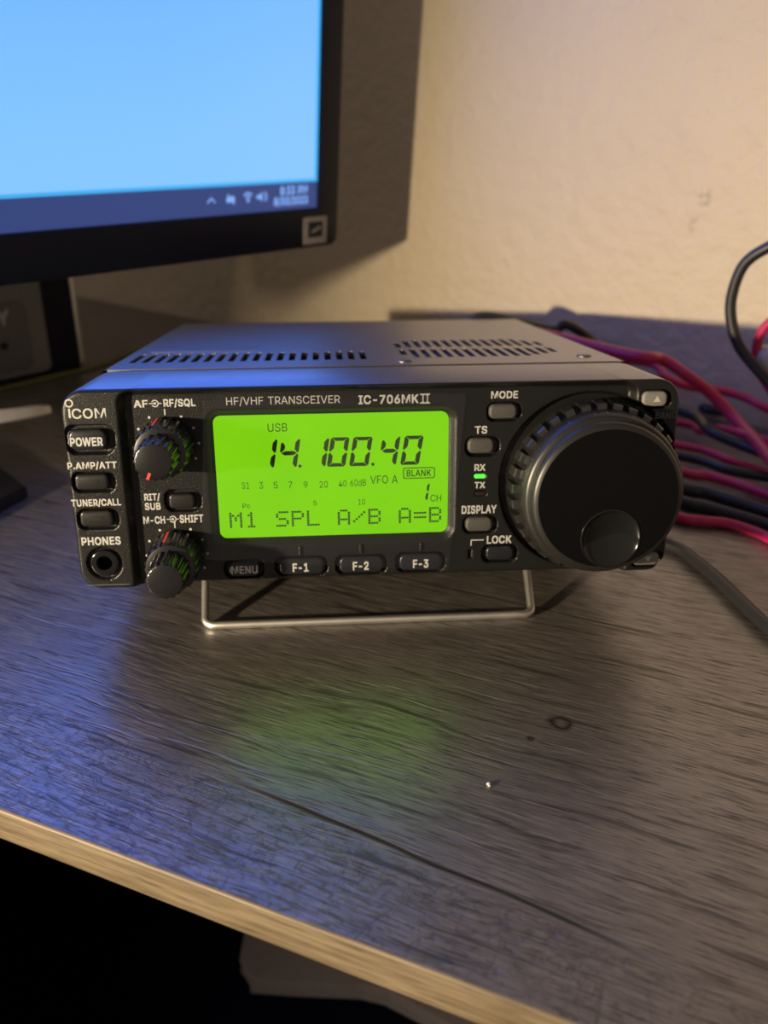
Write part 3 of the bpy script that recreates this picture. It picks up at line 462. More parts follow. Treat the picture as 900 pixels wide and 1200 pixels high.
def put_text(g, txt, x0, x1, z0, z1, y, bold=.02, spacing=1.0, shear=0.0):
    vs, fs = glyphs(txt, bold, spacing)
    lo, hi = vs.min(0), vs.max(0)
    u = (vs[:, 0] - lo[0]) / (hi[0] - lo[0]); w = (vs[:, 1] - lo[1]) / max(1e-6, hi[1] - lo[1])
    g.add([(x0 + a * (x1 - x0) + shear * b_ * (z1 - z0), y - q, z0 + b_ * (z1 - z0)) for a, b_, q in zip(u, w, vs[:, 2])], fs)
def rad(p):                                       # radio frame -> the radio Empty's local frame
    return p

# ------------------------------------------------------------------ the setting: wall, floor, desk
WALL_A = -0.75128; WALL_D = 377.9
wu = np.array([math.cos(WALL_A), math.sin(WALL_A), 0]); wn = np.array([math.sin(WALL_A), -math.cos(WALL_A), 0])
g = G(); g.box(-1500, 1100, 0, 60, -740, 1500)
wall = g.build('wall_back', M['wall'], loc=(0, WALL_D, 0), rotz=WALL_A, smooth=0); wall['kind'] = 'structure'
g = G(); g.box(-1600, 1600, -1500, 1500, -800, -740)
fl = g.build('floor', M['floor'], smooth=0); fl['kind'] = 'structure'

E_DIR = np.array([math.cos(math.radians(-27.4)), math.sin(math.radians(-27.4))])
E_P = np.array([-88.0, -67.0]); T_DESK = 8.8
def edge_at(s): return E_P + E_DIR * s
def wall_pt(x, gap=1.5):
    return np.array([x, WALL_D + math.tan(WALL_A) * x]) + wn[:2] * gap
desk = empty('desk', (0, 0, 0), rz=GR)
tag(desk, 'dark brown wood-grain desk top with light oak front edge band under the radio', 'desk')
def loc2(p): x, y = to_local(*p); return x / MM, y / MM
corners = [edge_at(-620), edge_at(420), wall_pt(470), wall_pt(-760)]
lc = [loc2(p) for p in corners]
g = G()
g.rings([[(x, y, -T_DESK) for x, y in lc], [(x, y, 0) for x, y in lc]])
g.build('desk_top', M['wood'], desk, smooth=0)
# edge band: its own long strip with softened upper edge
eb = empty('edge_frame_tmp', (0, 0, 0)); bpy.data.objects.remove(eb)
en = np.array([-E_DIR[1], E_DIR[0]])              # towards the back
prof = [(-.02, 0.0), (.35, -.02), (.62, -.25), (.7, -.6), (.7, -T_DESK + .5), (.5, -T_DESK), (-.02, -T_DESK)]
g = G(); rs = []
for s in (-620, 420):
    rs.append([(*loc2(edge_at(s) - en * o), z) for o, z in prof])
g.rings(rs); g.build('edge_band', M['oak'], desk, smooth=40)
# ------------------------------------------------------------------ the radio
radio = empty('radio_transceiver', (0, RAD_M[1] @ FOOT, .05), rx=-TILT)
tag(radio, 'black radio transceiver with glowing green display and large tuning dial standing on desk', 'radio')
RO = FOOT                                          # meshes are written in the radio frame, origin at the stand's foot
def rb(g, name, mat, parent=None, **kw):
    return g.build(name, mat, parent or radio, origin=RO, **kw)

W2, H2, RC = 83.5, 28.0, 6.0
PANEL_D = 34.0
REC = 3.0                                          # depth of the recessed middle of the face
def smooth(t): t = np.clip(t, 0, 1); return t * t * (3 - 2 * t)
def sd_rr(x, z, cx, cz, hw, hh, r):
    qx = np.abs(x - cx) - (hw - r); qz = np.abs(z - cz) - (hh - r)
    return np.hypot(np.maximum(qx, 0), np.maximum(qz, 0)) + np.minimum(np.maximum(qx, qz), 0) - r
def pbox(x0, y0, x1, y1, Y):                        # pixel box -> centre and half size on the face plane
    a = face(x0, (y0 + y1) / 2, Y); b = face(x1, (y0 + y1) / 2, Y)
    c = face((x0 + x1) / 2, y0, Y); d = face((x0 + x1) / 2, y1, Y)
    return (a[0] + b[0]) / 2, (c[1] + d[1]) / 2, (b[0] - a[0]) / 2, (c[1] - d[1]) / 2
# keys: name, label, socket box, key box, level of the surrounding face, material, standing out, corner radius
KEYS = [
    ('power_button', (75, 498, 134.5, 532.5), (80, 503.5, 124.5, 528), 0.0, 'key_black', .6),
    ('preamp_button', (84.5, 553.5, 134.5, 577), (87.5, 556, 127, 574.5), 0.0, 'key_dark', .5),
    ('tuner_button', (91, 597, 139, 620.5), (93.5, 599, 132, 617.5), 0.0, 'key_dark', .5),
    ('clarifier_button', (193, 574, 235.5, 599.5), (197.5, 579, 228, 596.5), REC, 'key_dark', .5),
    ('mode_button', (571, 472, 610.5, 493.5), (573.5, 474, 606, 491), REC, 'key_grey', .9),
    ('tuning_step_button', (545.5, 512, 585, 534.5), (548.5, 514, 579, 531.5), REC, 'key_grey', .9),
    ('display_button', (542.5, 605, 582, 624.5), (546, 607, 577, 623), REC, 'key_grey', .9),
    ('lock_button', (565, 638.5, 606, 658.5), (569.5, 640.5, 602, 656.5), REC, 'key_black', .4),
    ('menu_button', (263.5, 656, 309, 677.5), (268, 658, 305, 676), REC, 'key_black', .3),
    ('function_button', (323, 652.5, 383.5, 674.5), (327, 654.5, 380, 673.5), REC, 'key_black', .5),
    ('function_button', (393.5, 650.5, 453, 672.5), (397.5, 652.5, 449.5, 671.5), REC, 'key_black', .5),
    ('function_button', (464, 647.5, 521.5, 669.5), (468, 649.5, 518, 668.5), REC, 'key_black', .5),
    ('band_button', (752, 457.5, 786, 478), (753.5, 459, 782.5, 476.5), 0.0, 'key_light', 1.0),
    ('band_button', (740, 646.5, 776, 664), (742, 648, 772, 662.5), 0.0, 'key_light', 1.0),
]
LCD_Y = REC + 1.7
LC = (-12.4, 2.9, 32.1, 17.4)                       # display window on the face: centre, half size
l0 = face(248, 488, LCD_Y); l1 = face(525.6, 482, LCD_Y); l2 = face(523.5, 622.5, LCD_Y); l3 = face(260, 630.5, LCD_Y)
LC = ((l0[0] + l1[0] + l2[0] + l3[0]) / 4, (l0[1] + l1[1] + l2[1] + l3[1]) / 4,
      (l1[0] + l2[0] - l0[0] - l3[0]) / 4, (l0[1] + l1[1] - l2[1] - l3[1]) / 4)
DIAL = (60.2, -1.3); AF = (-57.0, 12.5); MC = (-56.8, -19.4)
JACK = face(122.5, 660.5, 0)
def depth(x, z, keys=True):
    d = REC * smooth((1.1 - sd_rr(x, z, 1.4, -30.0, 69.4, 57.1, 3.0)) / 2.2)
    d = d + 1.7 * smooth((1.2 - sd_rr(x, z, LC[0], LC[1], LC[2] + 1.2, LC[3] + 1.2, 3.2)) / 2.4)
    rd = np.hypot(x - DIAL[0], z - DIAL[1])
    d = d + 1.6 * smooth((26.0 - rd) / .9)
    if keys:
        for k in KEYS:
            cx, cz, hw, hh = pbox(*k[1], k[3])
            d = d + 1.7 * smooth((.25 - sd_rr(x, z, cx, cz, hw, hh, hh * .82)) / .5)
        rj = np.hypot(x - JACK[0], z - JACK[1]); d = d + 1.2 * smooth((4.95 - rj) / .5) + 4.0 * smooth((2.6 - rj) / .4)
        for px, py in ((562.5, 558.3), (563, 578.5)):
            cx, cz = face(px, py, REC); d = d + .6 * smooth((.15 - sd_rr(x, z, cx, cz, 1.75, .72, .6)) / .3)
        cx, cz = face(551.5, 649, REC); d = d + .9 * smooth((.15 - sd_rr(x, z, cx, cz, .65, 1.35, .3)) / .3)
    return d
ext = .3
nx, nz = int(2 * W2 / ext) + 1, int(2 * H2 / ext) + 1
zs = np.linspace(-H2, H2, nz); us = np.linspace(-1, 1, nx)
def half_w(z):
    e = np.maximum(0, np.abs(z) - (H2 - RC)); return W2 - (RC - np.sqrt(np.maximum(0, RC * RC - e * e)))
ZZ, UU = np.meshgrid(zs, us, indexing='ij')
XX = UU * half_w(ZZ)
ds = -sd_rr(XX, ZZ, 0, 0, W2, H2, RC)               # distance inside the outline
BEV = 1.2
t = np.clip(BEV - ds, 0, BEV)
DD = depth(XX, ZZ) + (BEV - np.sqrt(np.maximum(0, BEV * BEV - t * t)))
vs = np.stack([XX, DD, ZZ], -1).reshape(-1, 3)
idx = np.arange(nx * nz).reshape(nz, nx)
fs = np.stack([idx[:-1, :-1], idx[:-1, 1:], idx[1:, 1:], idx[1:, :-1]], -1).reshape(-1, 4)
loop = list(idx[0, :]) + list(idx[1:, -1]) + list(idx[-1, -2::-1]) + list(idx[-2:0:-1, 0])
g = G(); g.v = [tuple(p) for p in vs]; g.f = [tuple(int(i) for i in f) for f in fs]
ring = [g.v[i] for i in loop]
nl = len(loop); base = len(g.v)
g.v += [(x, PANEL_D, z) for x, y, z in ring]
for j in range(nl):
    k = (j + 1) % nl
    g.f.append((int(loop[k]), int(loop[j]), base + j, base + k))
g.f.append(tuple(base + j for j in range(nl)))
panel = rb(g, 'front_panel', M['panel'], smooth=50)
panel.data.materials.append(M['case'])
for p_ in panel.data.polygons[(nx - 1) * (nz - 1):]: p_.material_index = 1
edge_rows = 3

# printed lettering on the face
LET = G(); DIM = G()
def surf(x, z): return float(depth(np.array([x]), np.array([z]), False)[0])
def txt(s, x0, y0, x1, y1, lev, bold=.024, g_=None, **kw):
    cx, cz, hw, hh = pbox(x0, y0, x1, y1, lev)
    put_text(g_ or LET, s, cx - hw, cx + hw, cz - hh, cz + hh, lev - .07, bold, **kw)
txt('COM', 84, 478.5, 124.2, 490.5, 0, .012)
def ring_flat(g_, cx, cz, r0, r1, y, a0=0, a1=360, n=32):
    vs = []; 
    for k in range(n + 1):
        a = math.radians(a0 + (a1 - a0) * k / n)
        vs += [(cx + r0 * math.cos(a), y, cz + r0 * math.sin(a)), (cx + r1 * math.cos(a), y, cz + r1 * math.sin(a))]
    g_.add(vs, [(2 * k, 2 * k + 1, 2 * k + 3, 2 * k + 2) for k in range(n)])
def bar(g_, x0, z0, x1, z1, w, y):
    dx, dz = x1 - x0, z1 - z0; l = math.hypot(dx, dz); px, pz = -dz / l * w / 2, dx / l * w / 2
    g_.add([(x0 + px, y, z0 + pz), (x1 + px, y, z1 + pz), (x1 - px, y, z1 - pz), (x0 - px, y, z0 - pz)], [(0, 1, 2, 3)])
def disc(g_, cx, cz, r, y, n=20):
    g_.add([(cx + r * math.cos(2 * math.pi * k / n), y, cz + r * math.sin(2 * math.pi * k / n)) for k in range(n)], [tuple(range(n))])
ic = face(80.6, 472.6, 0); ring_flat(LET, *ic, .72, 1.12, -.07)
s0, s1_ = face(80.8, 478.8, 0), face(81.2, 490, 0); bar(LET, s0[0], s0[1], s0[0], s1_[1], .52, -.07)
txt('P.AMP/ATT', 79, 541, 137, 550.5, 0)
txt('TUNER/CALL', 83.5, 584.5, 142, 594, 0)
txt('PHONES', 95.5, 629, 141.5, 638.8, 0)
for a, b_, c_, d_, s_ in ((156.5, 173.3, 468.8, 477.5, 'AF'), (191.5, 229, 467, 477.5, 'RF/SQL')):
    txt(s_, a, c_, b_, d_, REC)
txt('RIT/', 169, 578, 187.5, 587.5, REC); txt('SUB', 169.8, 589, 188.3, 597.5, REC)
txt('M-CH', 168, 605, 193.5, 613.8, REC); txt('SHIFT', 210.5, 603, 238.3, 612.5, REC)
for (px, py, xa, xb) in ((181.5, 472.8, 174.8, 189.5), (202.5, 608.3, 195.5, 209.5)):
    cx, cz = face(px, py, REC); ring_flat(LET, cx, cz, .72, 1.0, REC - .07, -150, 150); disc(LET, cx, cz, .36, REC - .07)
    a = face(xa, py, REC); b_ = face(xb, py, REC)
    bar(LET, a[0], cz, cx - .2, cz, .26, REC - .07); bar(LET, cx + .9, cz, b_[0], cz, .26, REC - .07)
for (cx, cz) in (AF, MC):
    for k in range(-4, 5):
        a = math.radians(90 - k * 30)
        if k == 0: bar(LET, cx, cz + 7.9, cx, cz + 9.6, .34, REC - .07)
        else: disc(LET, cx + 8.5 * math.cos(a), cz + 8.5 * math.sin(a), .36, REC - .07)
txt('HF/VHF TRANSCEIVER', 265, 464, 398.5, 474.8, REC, 0.0)
txt('IC-706MK', 420, 462.5, 490.5, 473.2, REC, .022)
txt('II', 493.5, 461.8, 503, 472.3, REC, .006)
rx0, rz0, hw, hh = pbox(492, 461.8, 504, 472.3, REC)
for z in (rz0 + hh, rz0 - hh): bar(LET, rx0 - hw, z, rx0 + hw, z, .28, REC - .07)
txt('MODE', 575.5, 458, 607, 467, REC); txt('TS', 556.5, 499, 571, 508.3, REC)
txt('RX', 556, 543.8, 568.8, 551.8, REC); txt('TX', 556, 564.6, 568.5, 572.2, REC)
txt('DISPLAY', 541, 592, 581.8, 601.8, REC); txt('LOCK', 570.5, 627.5, 599.3, 636.8, REC)
a = face(552, 639.5, REC); b_ = face(552, 633, REC); c_ = face(567, 632, REC)
bar(LET, a[0], a[1], a[0], b_[1], .3, REC - .07); bar(LET, a[0] - .15, b_[1], c_[0], b_[1], .3, REC - .07)
rb(LET, 'lettering', M['ink'], panel, smooth=0)['label'] = 'white printed lettering and dial marks'
for q in ((768, 482.5, 793, 490.5), (757, 617, 780, 630)):
    DIM = G(); txt('BAND', *q, 0, g_=DIM); rb(DIM, 'lettering', M['ink_dim'], panel, smooth=0)['label'] = 'word beside a band key, dial shadow put into its ink'
DIM = G(); bx = face(102, 686, 0); bx1 = face(152, 685, 0); bar(DIM, bx[0], bx[1], bx1[0], bx[1], .22, -.06)
rb(DIM, 'ruled_line', M['ink_dim'], panel, smooth=0)
# raised ticks above the function keys
for px, y0, y1 in ((351.5, 639.8, 651), (422.8, 637.4, 648.4), (493.3, 635.3, 645.6)):
    a = face(px, y0, REC); b_ = face(px, y1, REC)
    g = G(); g.slab(a[0], (a[1] + b_[1]) / 2, .5, (a[1] - b_[1]) / 2, .45, REC + .3, REC - .55, .3)
    rb(g, 'key_tick', M['panel'], panel)

# keys
LEG = {0: ('POWER', (82, 512.5, 120.5, 523)), 8: ('MENU', (271, 663, 302, 672.5)), 9: ('F-1', (343, 660, 361.5, 670)),
       10: ('F-2', (413.5, 658, 432, 668)), 11: ('F-3', (484, 655.5, 502, 665.5))}
for i, (name, sock, kb, lev, mat, out) in enumerate(KEYS):
    cx, cz, hw, hh = pbox(*kb, lev - out)
    rcorner = hh * (.75 if mat != 'key_dark' else .6)
    g = G(); g.slab(cx, cz, hw, hh, rcorner, lev + 1.75, lev - out, .7 if hh > 1.9 else .5, 8)
    k = rb(g, name, M[mat])
    if i in LEG:
        s_, bx_ = LEG[i]; q = G(); txt(s_, *bx_, lev - out, .026, q)
        rb(q, 'legend', M['ink'], k, smooth=0)
    if name in ('preamp_button', 'tuner_button'):
        q = G(); q.slab(cx + hw * .15, cz + hh * .1, hw * .3, hh * .2, hh * .12, lev - out + .2, lev - out - .05, .05)
        rb(q, 'slot_mark', M['hole'], k)
    if name == 'band_button':
        s_ = 1 if cz > 0 else -1
        q = G(); q.add([(cx + hw * .15 - 1.05, lev - out - .06, cz - .75 * s_), (cx + hw * .15 + 1.05, lev - out - .06, cz - .75 * s_), (cx + hw * .15, lev - out - .06, cz + .9 * s_)], [(0, 1, 2)])
        rb(q, 'arrow_mark', M['ink'], k, smooth=0)
# indicator lights
for (px, py, mat, lab) in ((562.5, 558.3, 'green_led', 'lit green receive light'), (563, 578.5, 'red_led_off', 'unlit dark transmit light')):
    cx, cz = face(px, py, REC); g = G(); g.slab(cx, cz, 1.6, .58, .5, REC + .55, REC - .12, .2)
    rb(g, 'indicator_light', M[mat])['label'] = lab
# headphone jack
g = G(); jx, jz = JACK
g.lathe(jx, jz, [(2.0, 4.8), (2.0, .25), (2.25, -.05), (3.3, -.12), (3.75, .1), (3.95, .6), (3.95, 1.3)], 48, cap0=False, cap1=False)
j = rb(g, 'headphone_jack', M['gloss'])
g = G(); g.lathe(jx, jz, [(2.1, 4.6), (.01, 4.65)], 32); rb(g, 'jack_hole', M['hole'], j)

# concentric knobs
for (cx, cz, nm, phi, phi2) in ((*AF, 'volume_knob', 248, 103), (*MC, 'channel_knob', None, 102)):
    def knurl(t, y, r): return .22 * (1 if math.sin(t * 20) > 0 else -1) * (1 if y > -8.3 else 0)
    g = G(); g.lathe(cx, cz, [(7.3, REC + .1), (7.35, REC - 2), (6.95, -7.6), (6.6, -8.4), (5.2, -8.8)], 160, knurl)
    o = rb(g, nm + '_outer', M['knob'], smooth=30); o['label'] = 'wider rear ring of the knob pair'; o.name = nm
    def knurl2(t, y, r): return .26 * math.cos(t * 16) * (1 if y > -17.2 and y < -8.5 else .75 if y >= -17.7 else 0)
    g = G(); g.lathe(cx, cz, [(5.25, -8.6), (5.2, -9.2), (4.95, -17.0), (4.85, -17.5), (4.6, -17.9), (4.2, -18.05)], 160, knurl2)
    o2 = rb(g, nm, M['knob'], o, smooth=40); o2.name = 'front_knob'
    if phi is not None:
        a = math.radians(phi); q = G(); bar(q, cx + 2.9 * math.cos(a), cz + 2.9 * math.sin(a), cx + 4.75 * math.cos(a), cz + 4.75 * math.sin(a), .75, -18.12)
        rb(q, 'pointer_mark', M['red_ink'], o, smooth=0)
    a = math.radians(phi2); q = G()
    ca, sa = math.cos(a), math.sin(a)
    for (r0, y0), (r1, y1) in (((7.75, REC - 2.3), (7.35, -7.2)),):
        tx, tz = -sa * .4, ca * .4
        q.add([(cx + r0 * ca - tx, y0, cz + r0 * sa - tz), (cx + r0 * ca + tx, y0, cz + r0 * sa + tz), (cx + r1 * ca + tx, y1, cz + r1 * sa + tz), (cx + r1 * ca - tx, y1, cz + r1 * sa - tz)], [(0, 1, 2, 3)])
    rb(q, 'pointer_mark', M['red_ink'], o, smooth=0)

# tuning dial
dx, dz = DIAL
NB = 33
def dial_prof(): return [(22.4, 4.4), (22.6, 2.0), (22.6, .0), (22.4, -3.0), (22.2, -6.0), (22.5, -6.4), (22.2, -9.5), (21.8, -11.3), (21.3, -11.9), (20.8, -12.1), (20.35, -12.3), (20.35, -12.8), (20.6, -13.0), (20.5, -13.8), (20.2, -14.5), (19.7, -14.95), (18.9, -15.25)]
g = G(); pr = dial_prof()
g.lathe(dx, dz, pr, 180, cap1=False)
dial = rb(g, 'tuning_dial', M['dial_rim'], smooth=45)
g = G()
for k in range(NB):                                 # gripping blocks round the skirt
    a = 2 * math.pi * (k + .3) / NB; w = .095 * .55
    pts = []
    for (r, y) in ((22.0, .5), (24.2, .5), (24.25, -.6), (23.95, -5.0), (23.6, -5.6), (22.0, -5.9)):
        pts.append([((dx + r * math.cos(a + s * w)), y, dz + r * math.sin(a + s * w)) for s in (-1, 1)])
    n = len(pts); vs = [p[0] for p in pts] + [p[1] for p in pts]
    g.add(vs, [tuple(range(n)), tuple(range(2 * n - 1, n - 1, -1))] + [(i, (i + 1) % n, n + (i + 1) % n, n + i) for i in range(n)])
for k in range(40):                                 # small pips nearer the front
    a = 2 * math.pi * k / 40; w = .012; pts = []
    for (r, y) in ((21.3, -8.9), (22.35, -9.0), (22.1, -10.1), (21.0, -10.3)):
        pts.append([((dx + r * math.cos(a + s * w)), y, dz + r * math.sin(a + s * w)) for s in (-1, 1)])
    n = len(pts); vs = [p[0] for p in pts] + [p[1] for p in pts]
    g.add(vs, [tuple(range(n)), tuple(range(2 * n - 1, n - 1, -1))] + [(i, (i + 1) % n, n + (i + 1) % n, n + i) for i in range(n)])
rb(g, 'grip_ring', M['dial_grip'], dial, smooth=0)
# front disc with an opening for the finger dimple
DMP = (dx + 1.2, dz - 10.9); DR = 8.3
g = G(); n = 120
def ray_circle(t, cx, cz, r, ox, oz):               # from dimple centre outwards to the disc rim
    c_, s_ = math.cos(t), math.sin(t); fx, fz = ox - cx, oz - cz
    b_ = fx * c_ + fz * s_; q = fx * fx + fz * fz - r * r
    return -b_ + math.sqrt(b_ * b_ - q)
rs = []
for f in (1.0, .66, .33, 0.0):
    ring = []
    for k in range(n):
        t_ = 2 * math.pi * k / n; R_ = ray_circle(t_, dx, dz, 18.9, *DMP)
        q = DR + (R_ - DR) * f
        ring.append((DMP[0] + q * math.cos(t_), -15.25, DMP[1] + q * math.sin(t_)))
    rs.append(ring)
g.rings(rs, False, False)
rb(g, 'dial_face', M['dial'], dial, smooth=30)
g = G(); prof = [(DR, -15.2), (DR - .1, -15.5), (DR - .45, -15.55), (DR - .7, -15.3)]
for k in range(9):
    q = (k + 1) / 9; prof.append(((DR - .75) * (1 - q) + .02, -15.3 + 2.6 * (1 - (1 - q) ** 2)))
g.lathe(*DMP, prof, 80, cap0=False)
rb(g, 'finger_dimple', M['gloss'], dial, smooth=40)['label'] = 'glossy round finger dimple'

# display
g = G(); g.slab(LC[0], LC[1], LC[2] + .9, LC[3] + .9, 2.4, LCD_Y + .8, LCD_Y - .02, .1, 8)
rb(g, 'display', M['lcd'], smooth=0)['label'] = 'lit green display panel'
disp = [o for o in radio.children if o.name.startswith('display') and 'button' not in o.name][0]
RD = G(); YS = LCD_Y - .08
def tl(s, x0, y0, x1, y1, bold=0.0, **kw):
    cx, cz, hw, hh = pbox(x0, y0, x1, y1, LCD_Y); put_text(RD, s, cx - hw, cx + hw, cz - hh, cz + hh, YS, bold, **kw)
tl('USB', 313.6, 496, 336.6, 505.8, .004)
for s_, x0, x1 in (('S1', 283.3, 292.2), ('3', 303.6, 308.3), ('5', 320.5, 325.5), ('7', 338, 342.5), ('9', 355.8, 360.4), ('20', 374.5, 384.2)):
    yc = 569 - (x0 - 283) * .0155; tl(s_, x0, yc - 3.9, x1, yc + 3.9)
tl('40', 396.8, 563, 406.2, 570); tl('60dB', 410.5, 561.6, 428.8, 569.6)
tl('VFO A', 434, 557, 466, 566.6, .004)
tl('BLANK', 476.5, 550.3, 505.3, 558, .012)
a = pbox(472.3, 547.6, 509.6, 560.6, LCD_Y)
o_ = rr(a[0], a[1], a[2], a[3], .55, 4); i_ = rr(a[0], a[1], a[2] - .26, a[3] - .26, .35, 4); n = len(o_)
RD.add([(x, YS, z) for x, z in o_ + i_], [(k, (k + 1) % n, n + (k + 1) % n, n + k) for k in range(n)])
tl('CH', 504.4, 579.5, 517, 587.6, .004)
tl('Po', 284.3, 589.8, 293, 595.4); tl('5', 367, 586.6, 371.3, 592.2); tl('10', 419.8, 584.6, 427.8, 591.4)
disc(RD, *face(450.6, 589.6, LCD_Y), .1, YS, 8)
# seven-segment digits
SEG = {'0': 'abcdef', '1': 'bc', '4': 'fgbc'}
def seg_digit(ch, x0, x1, z0, z1, w, sh):
    zm = (z0 + z1) / 2; gp = .14
    def P_(x, z): return (x + sh * (z - z0), YS, z)
    def vert(x, za, zb, inner):                      # inner: +1 tapers towards the right, -1 towards the left
        xi = x + inner * w
        RD.add([P_(x, za + .25 * w), P_(x, zb - .25 * w), P_(x + inner * w * .35, zb), P_(xi, zb - w * .8), P_(xi, za + w * .8), P_(x + inner * w * .35, za)], [(0, 1, 2, 3, 4, 5)])
    def hor(z, kind):
        if kind == 't': pts = [(x0 + gp * 2, z), (x1 - gp * 2, z), (x1 - w - gp, z - w * .8), (x0 + w + gp, z - w * .8)]
        elif kind == 'b': pts = [(x0 + gp * 2, z), (x1 - gp * 2, z), (x1 - w - gp, z + w * .8), (x0 + w + gp, z + w * .8)]
        else: pts = [(x0 + gp * 3, z), (x0 + w + gp, z + w * .48), (x1 - w - gp, z + w * .48), (x1 - gp * 3, z), (x1 - w - gp, z - w * .48), (x0 + w + gp, z - w * .48)]
        RD.add([P_(*p) for p in pts], [tuple(range(len(pts)))])
    for s_ in SEG[ch]:
        if s_ == 'a': hor(z1, 't')
        if s_ == 'd': hor(z0, 'b')
        if s_ == 'g': hor(zm, 'm')
        if s_ == 'b': vert(x1, zm + gp, z1 - gp, -1)
        if s_ == 'c': vert(x1, z0 + gp, zm - gp, -1)
        if s_ == 'f': vert(x0, zm + gp, z1 - gp - (.9 if ch == '4' else 0), 1)
        if s_ == 'e': vert(x0, z0 + gp, zm - gp, 1)
SH = .17
zb0 = face(315, 548.5, LCD_Y)[1]; zb1 = face(490, 544.5, LCD_Y)[1]; zt0 = face(320, 514.2, LCD_Y)[1]; zt1 = face(494, 510.2, LCD_Y)[1]
zb, zt = (zb0 + zb1) / 2, (zt0 + zt1) / 2
def xat(px): return face(px, 547, LCD_Y)[0]
for ch, p0, p1 in (('1', 306, 321), ('4', 325.5, 347.5), ('1', 365, 381.2), ('0', 382.8, 404.5), ('0', 409, 431.5), ('4', 443, 463.8), ('0', 468.8, 490.6)):
    seg_digit(ch, xat(p0), xat(p1), zb, zt, 1.25, SH)
for p in (351.6, 437):
    disc(RD, xat(p), zb + .42, .46, YS, 14)
cz0 = face(500, 586.5, LCD_Y)[1]; cz1 = face(502, 566, LCD_Y)[1]
seg_digit('1', face(490, 586, LCD_Y)[0], face(500.6, 586, LCD_Y)[0], cz0, cz1, .68, .15)
# dot matrix soft-key row
DOT = {'M': '10001 11011 10101 10101 10001 10001 10001', '1': '00100 01100 00100 00100 00100 00100 01110',
       'S': '01111 10000 10000 01110 00001 00001 11110', 'P': '11110 10001 10001 11110 10000 10000 10000',
       'L': '10000 10000 10000 10000 10000 10000 11111', 'A': '01110 10001 10001 10001 11111 10001 10001',
       '/': '00000 00001 00010 00100 01000 10000 00000', 'B': '11110 10001 10001 11110 10001 10001 11110',
       '=': '00000 00000 11111 00000 11111 00000 00000'}
DXa = face(269, 608, LCD_Y)[0]; DXb = face(515.2, 604, LCD_Y)[0]
cw = (DXb - DXa) / (13 + 4.6 / 6 * .92); dp = cw * .166
dzt = (face(285, 601, LCD_Y)[1] + face(505, 593.6, LCD_Y)[1]) / 2; dzb = (face(285, 619.5, LCD_Y)[1] + face(505, 611.5, LCD_Y)[1]) / 2
dv = (dzt - dzb) / 7
for col_, ch in ((0, 'M'), (1, '1'), (3, 'S'), (4, 'P'), (5, 'L'), (7, 'A'), (8, '/'), (9, 'B'), (11, 'A'), (12, '='), (13, 'B')):
    for r_, row in enumerate(DOT[ch].split()):
        for c2, bit in enumerate(row):
            if bit == '1':
                x = DXa + col_ * cw + c2 * dp; z = dzt - r_ * dv
                RD.add([(x, YS, z), (x + dp * .86, YS, z), (x + dp * .86, YS, z - dv * .84), (x, YS, z - dv * .84)], [(0, 1, 2, 3)])
rb(RD, 'readout', M['lcd_ink'], disp, smooth=0)['label'] = 'dark frequency digits and menu words'

# clear protective film over the middle of the face
g = G(); YF = REC - .55
p = [face(237.5, 447, YF), face(546.3, 461.5, YF), face(526, 669, YF), face(236.5, 655.5, YF)]
top = [(p[0][0] + (p[1][0] - p[0][0]) * k / 20, 27.6) for k in range(21)]
rows = []
for j in range(17):
    f = j / 16; row = []
    for k in range(21):
        s_ = k / 20
        xt = p[0][0] + (p[1][0] - p[0][0]) * s_; zt_ = 27.2 + (p[1][1] - 27.2) * smooth((s_ - .45) / .55)
        xb = p[3][0] + (p[2][0] - p[3][0]) * s_; zb_ = p[3][1] + (p[2][1] - p[3][1]) * s_
        zz = zt_ + (zb_ - zt_) * f
        row.append((xt + (xb - xt) * f, YF - .25 * math.sin(math.pi * s_) * math.sin(math.pi * f) - 2.6 * max(0, (zz - 24.8) / 2.6) ** 1.3, zz))
    rows.append(row)
fr_ = [q for r in rows for q in r]; bk = [(x, y + .08, z) for x, y, z in fr_]
def gi(j, k): return j * 21 + k
ff = [(gi(j, k), gi(j, k + 1), gi(j + 1, k + 1), gi(j + 1, k)) for j in range(16) for k in range(20)]
off_ = len(fr_); ff += [tuple(off_ + i for i in reversed(f)) for f in ff]
edge_loop = [gi(0, k) for k in range(21)] + [gi(j, 20) for j in range(1, 17)] + [gi(16, k) for k in range(19, -1, -1)] + [gi(j, 0) for j in range(15, 0, -1)]
ff += [(edge_loop[i], edge_loop[(i + 1) % len(edge_loop)], off_ + edge_loop[(i + 1) % len(edge_loop)], off_ + edge_loop[i]) for i in range(len(edge_loop))]
g.add(fr_ + bk, ff)
rb(g, 'protective_film', M['film'], smooth=30)['label'] = 'clear protective film over the display'

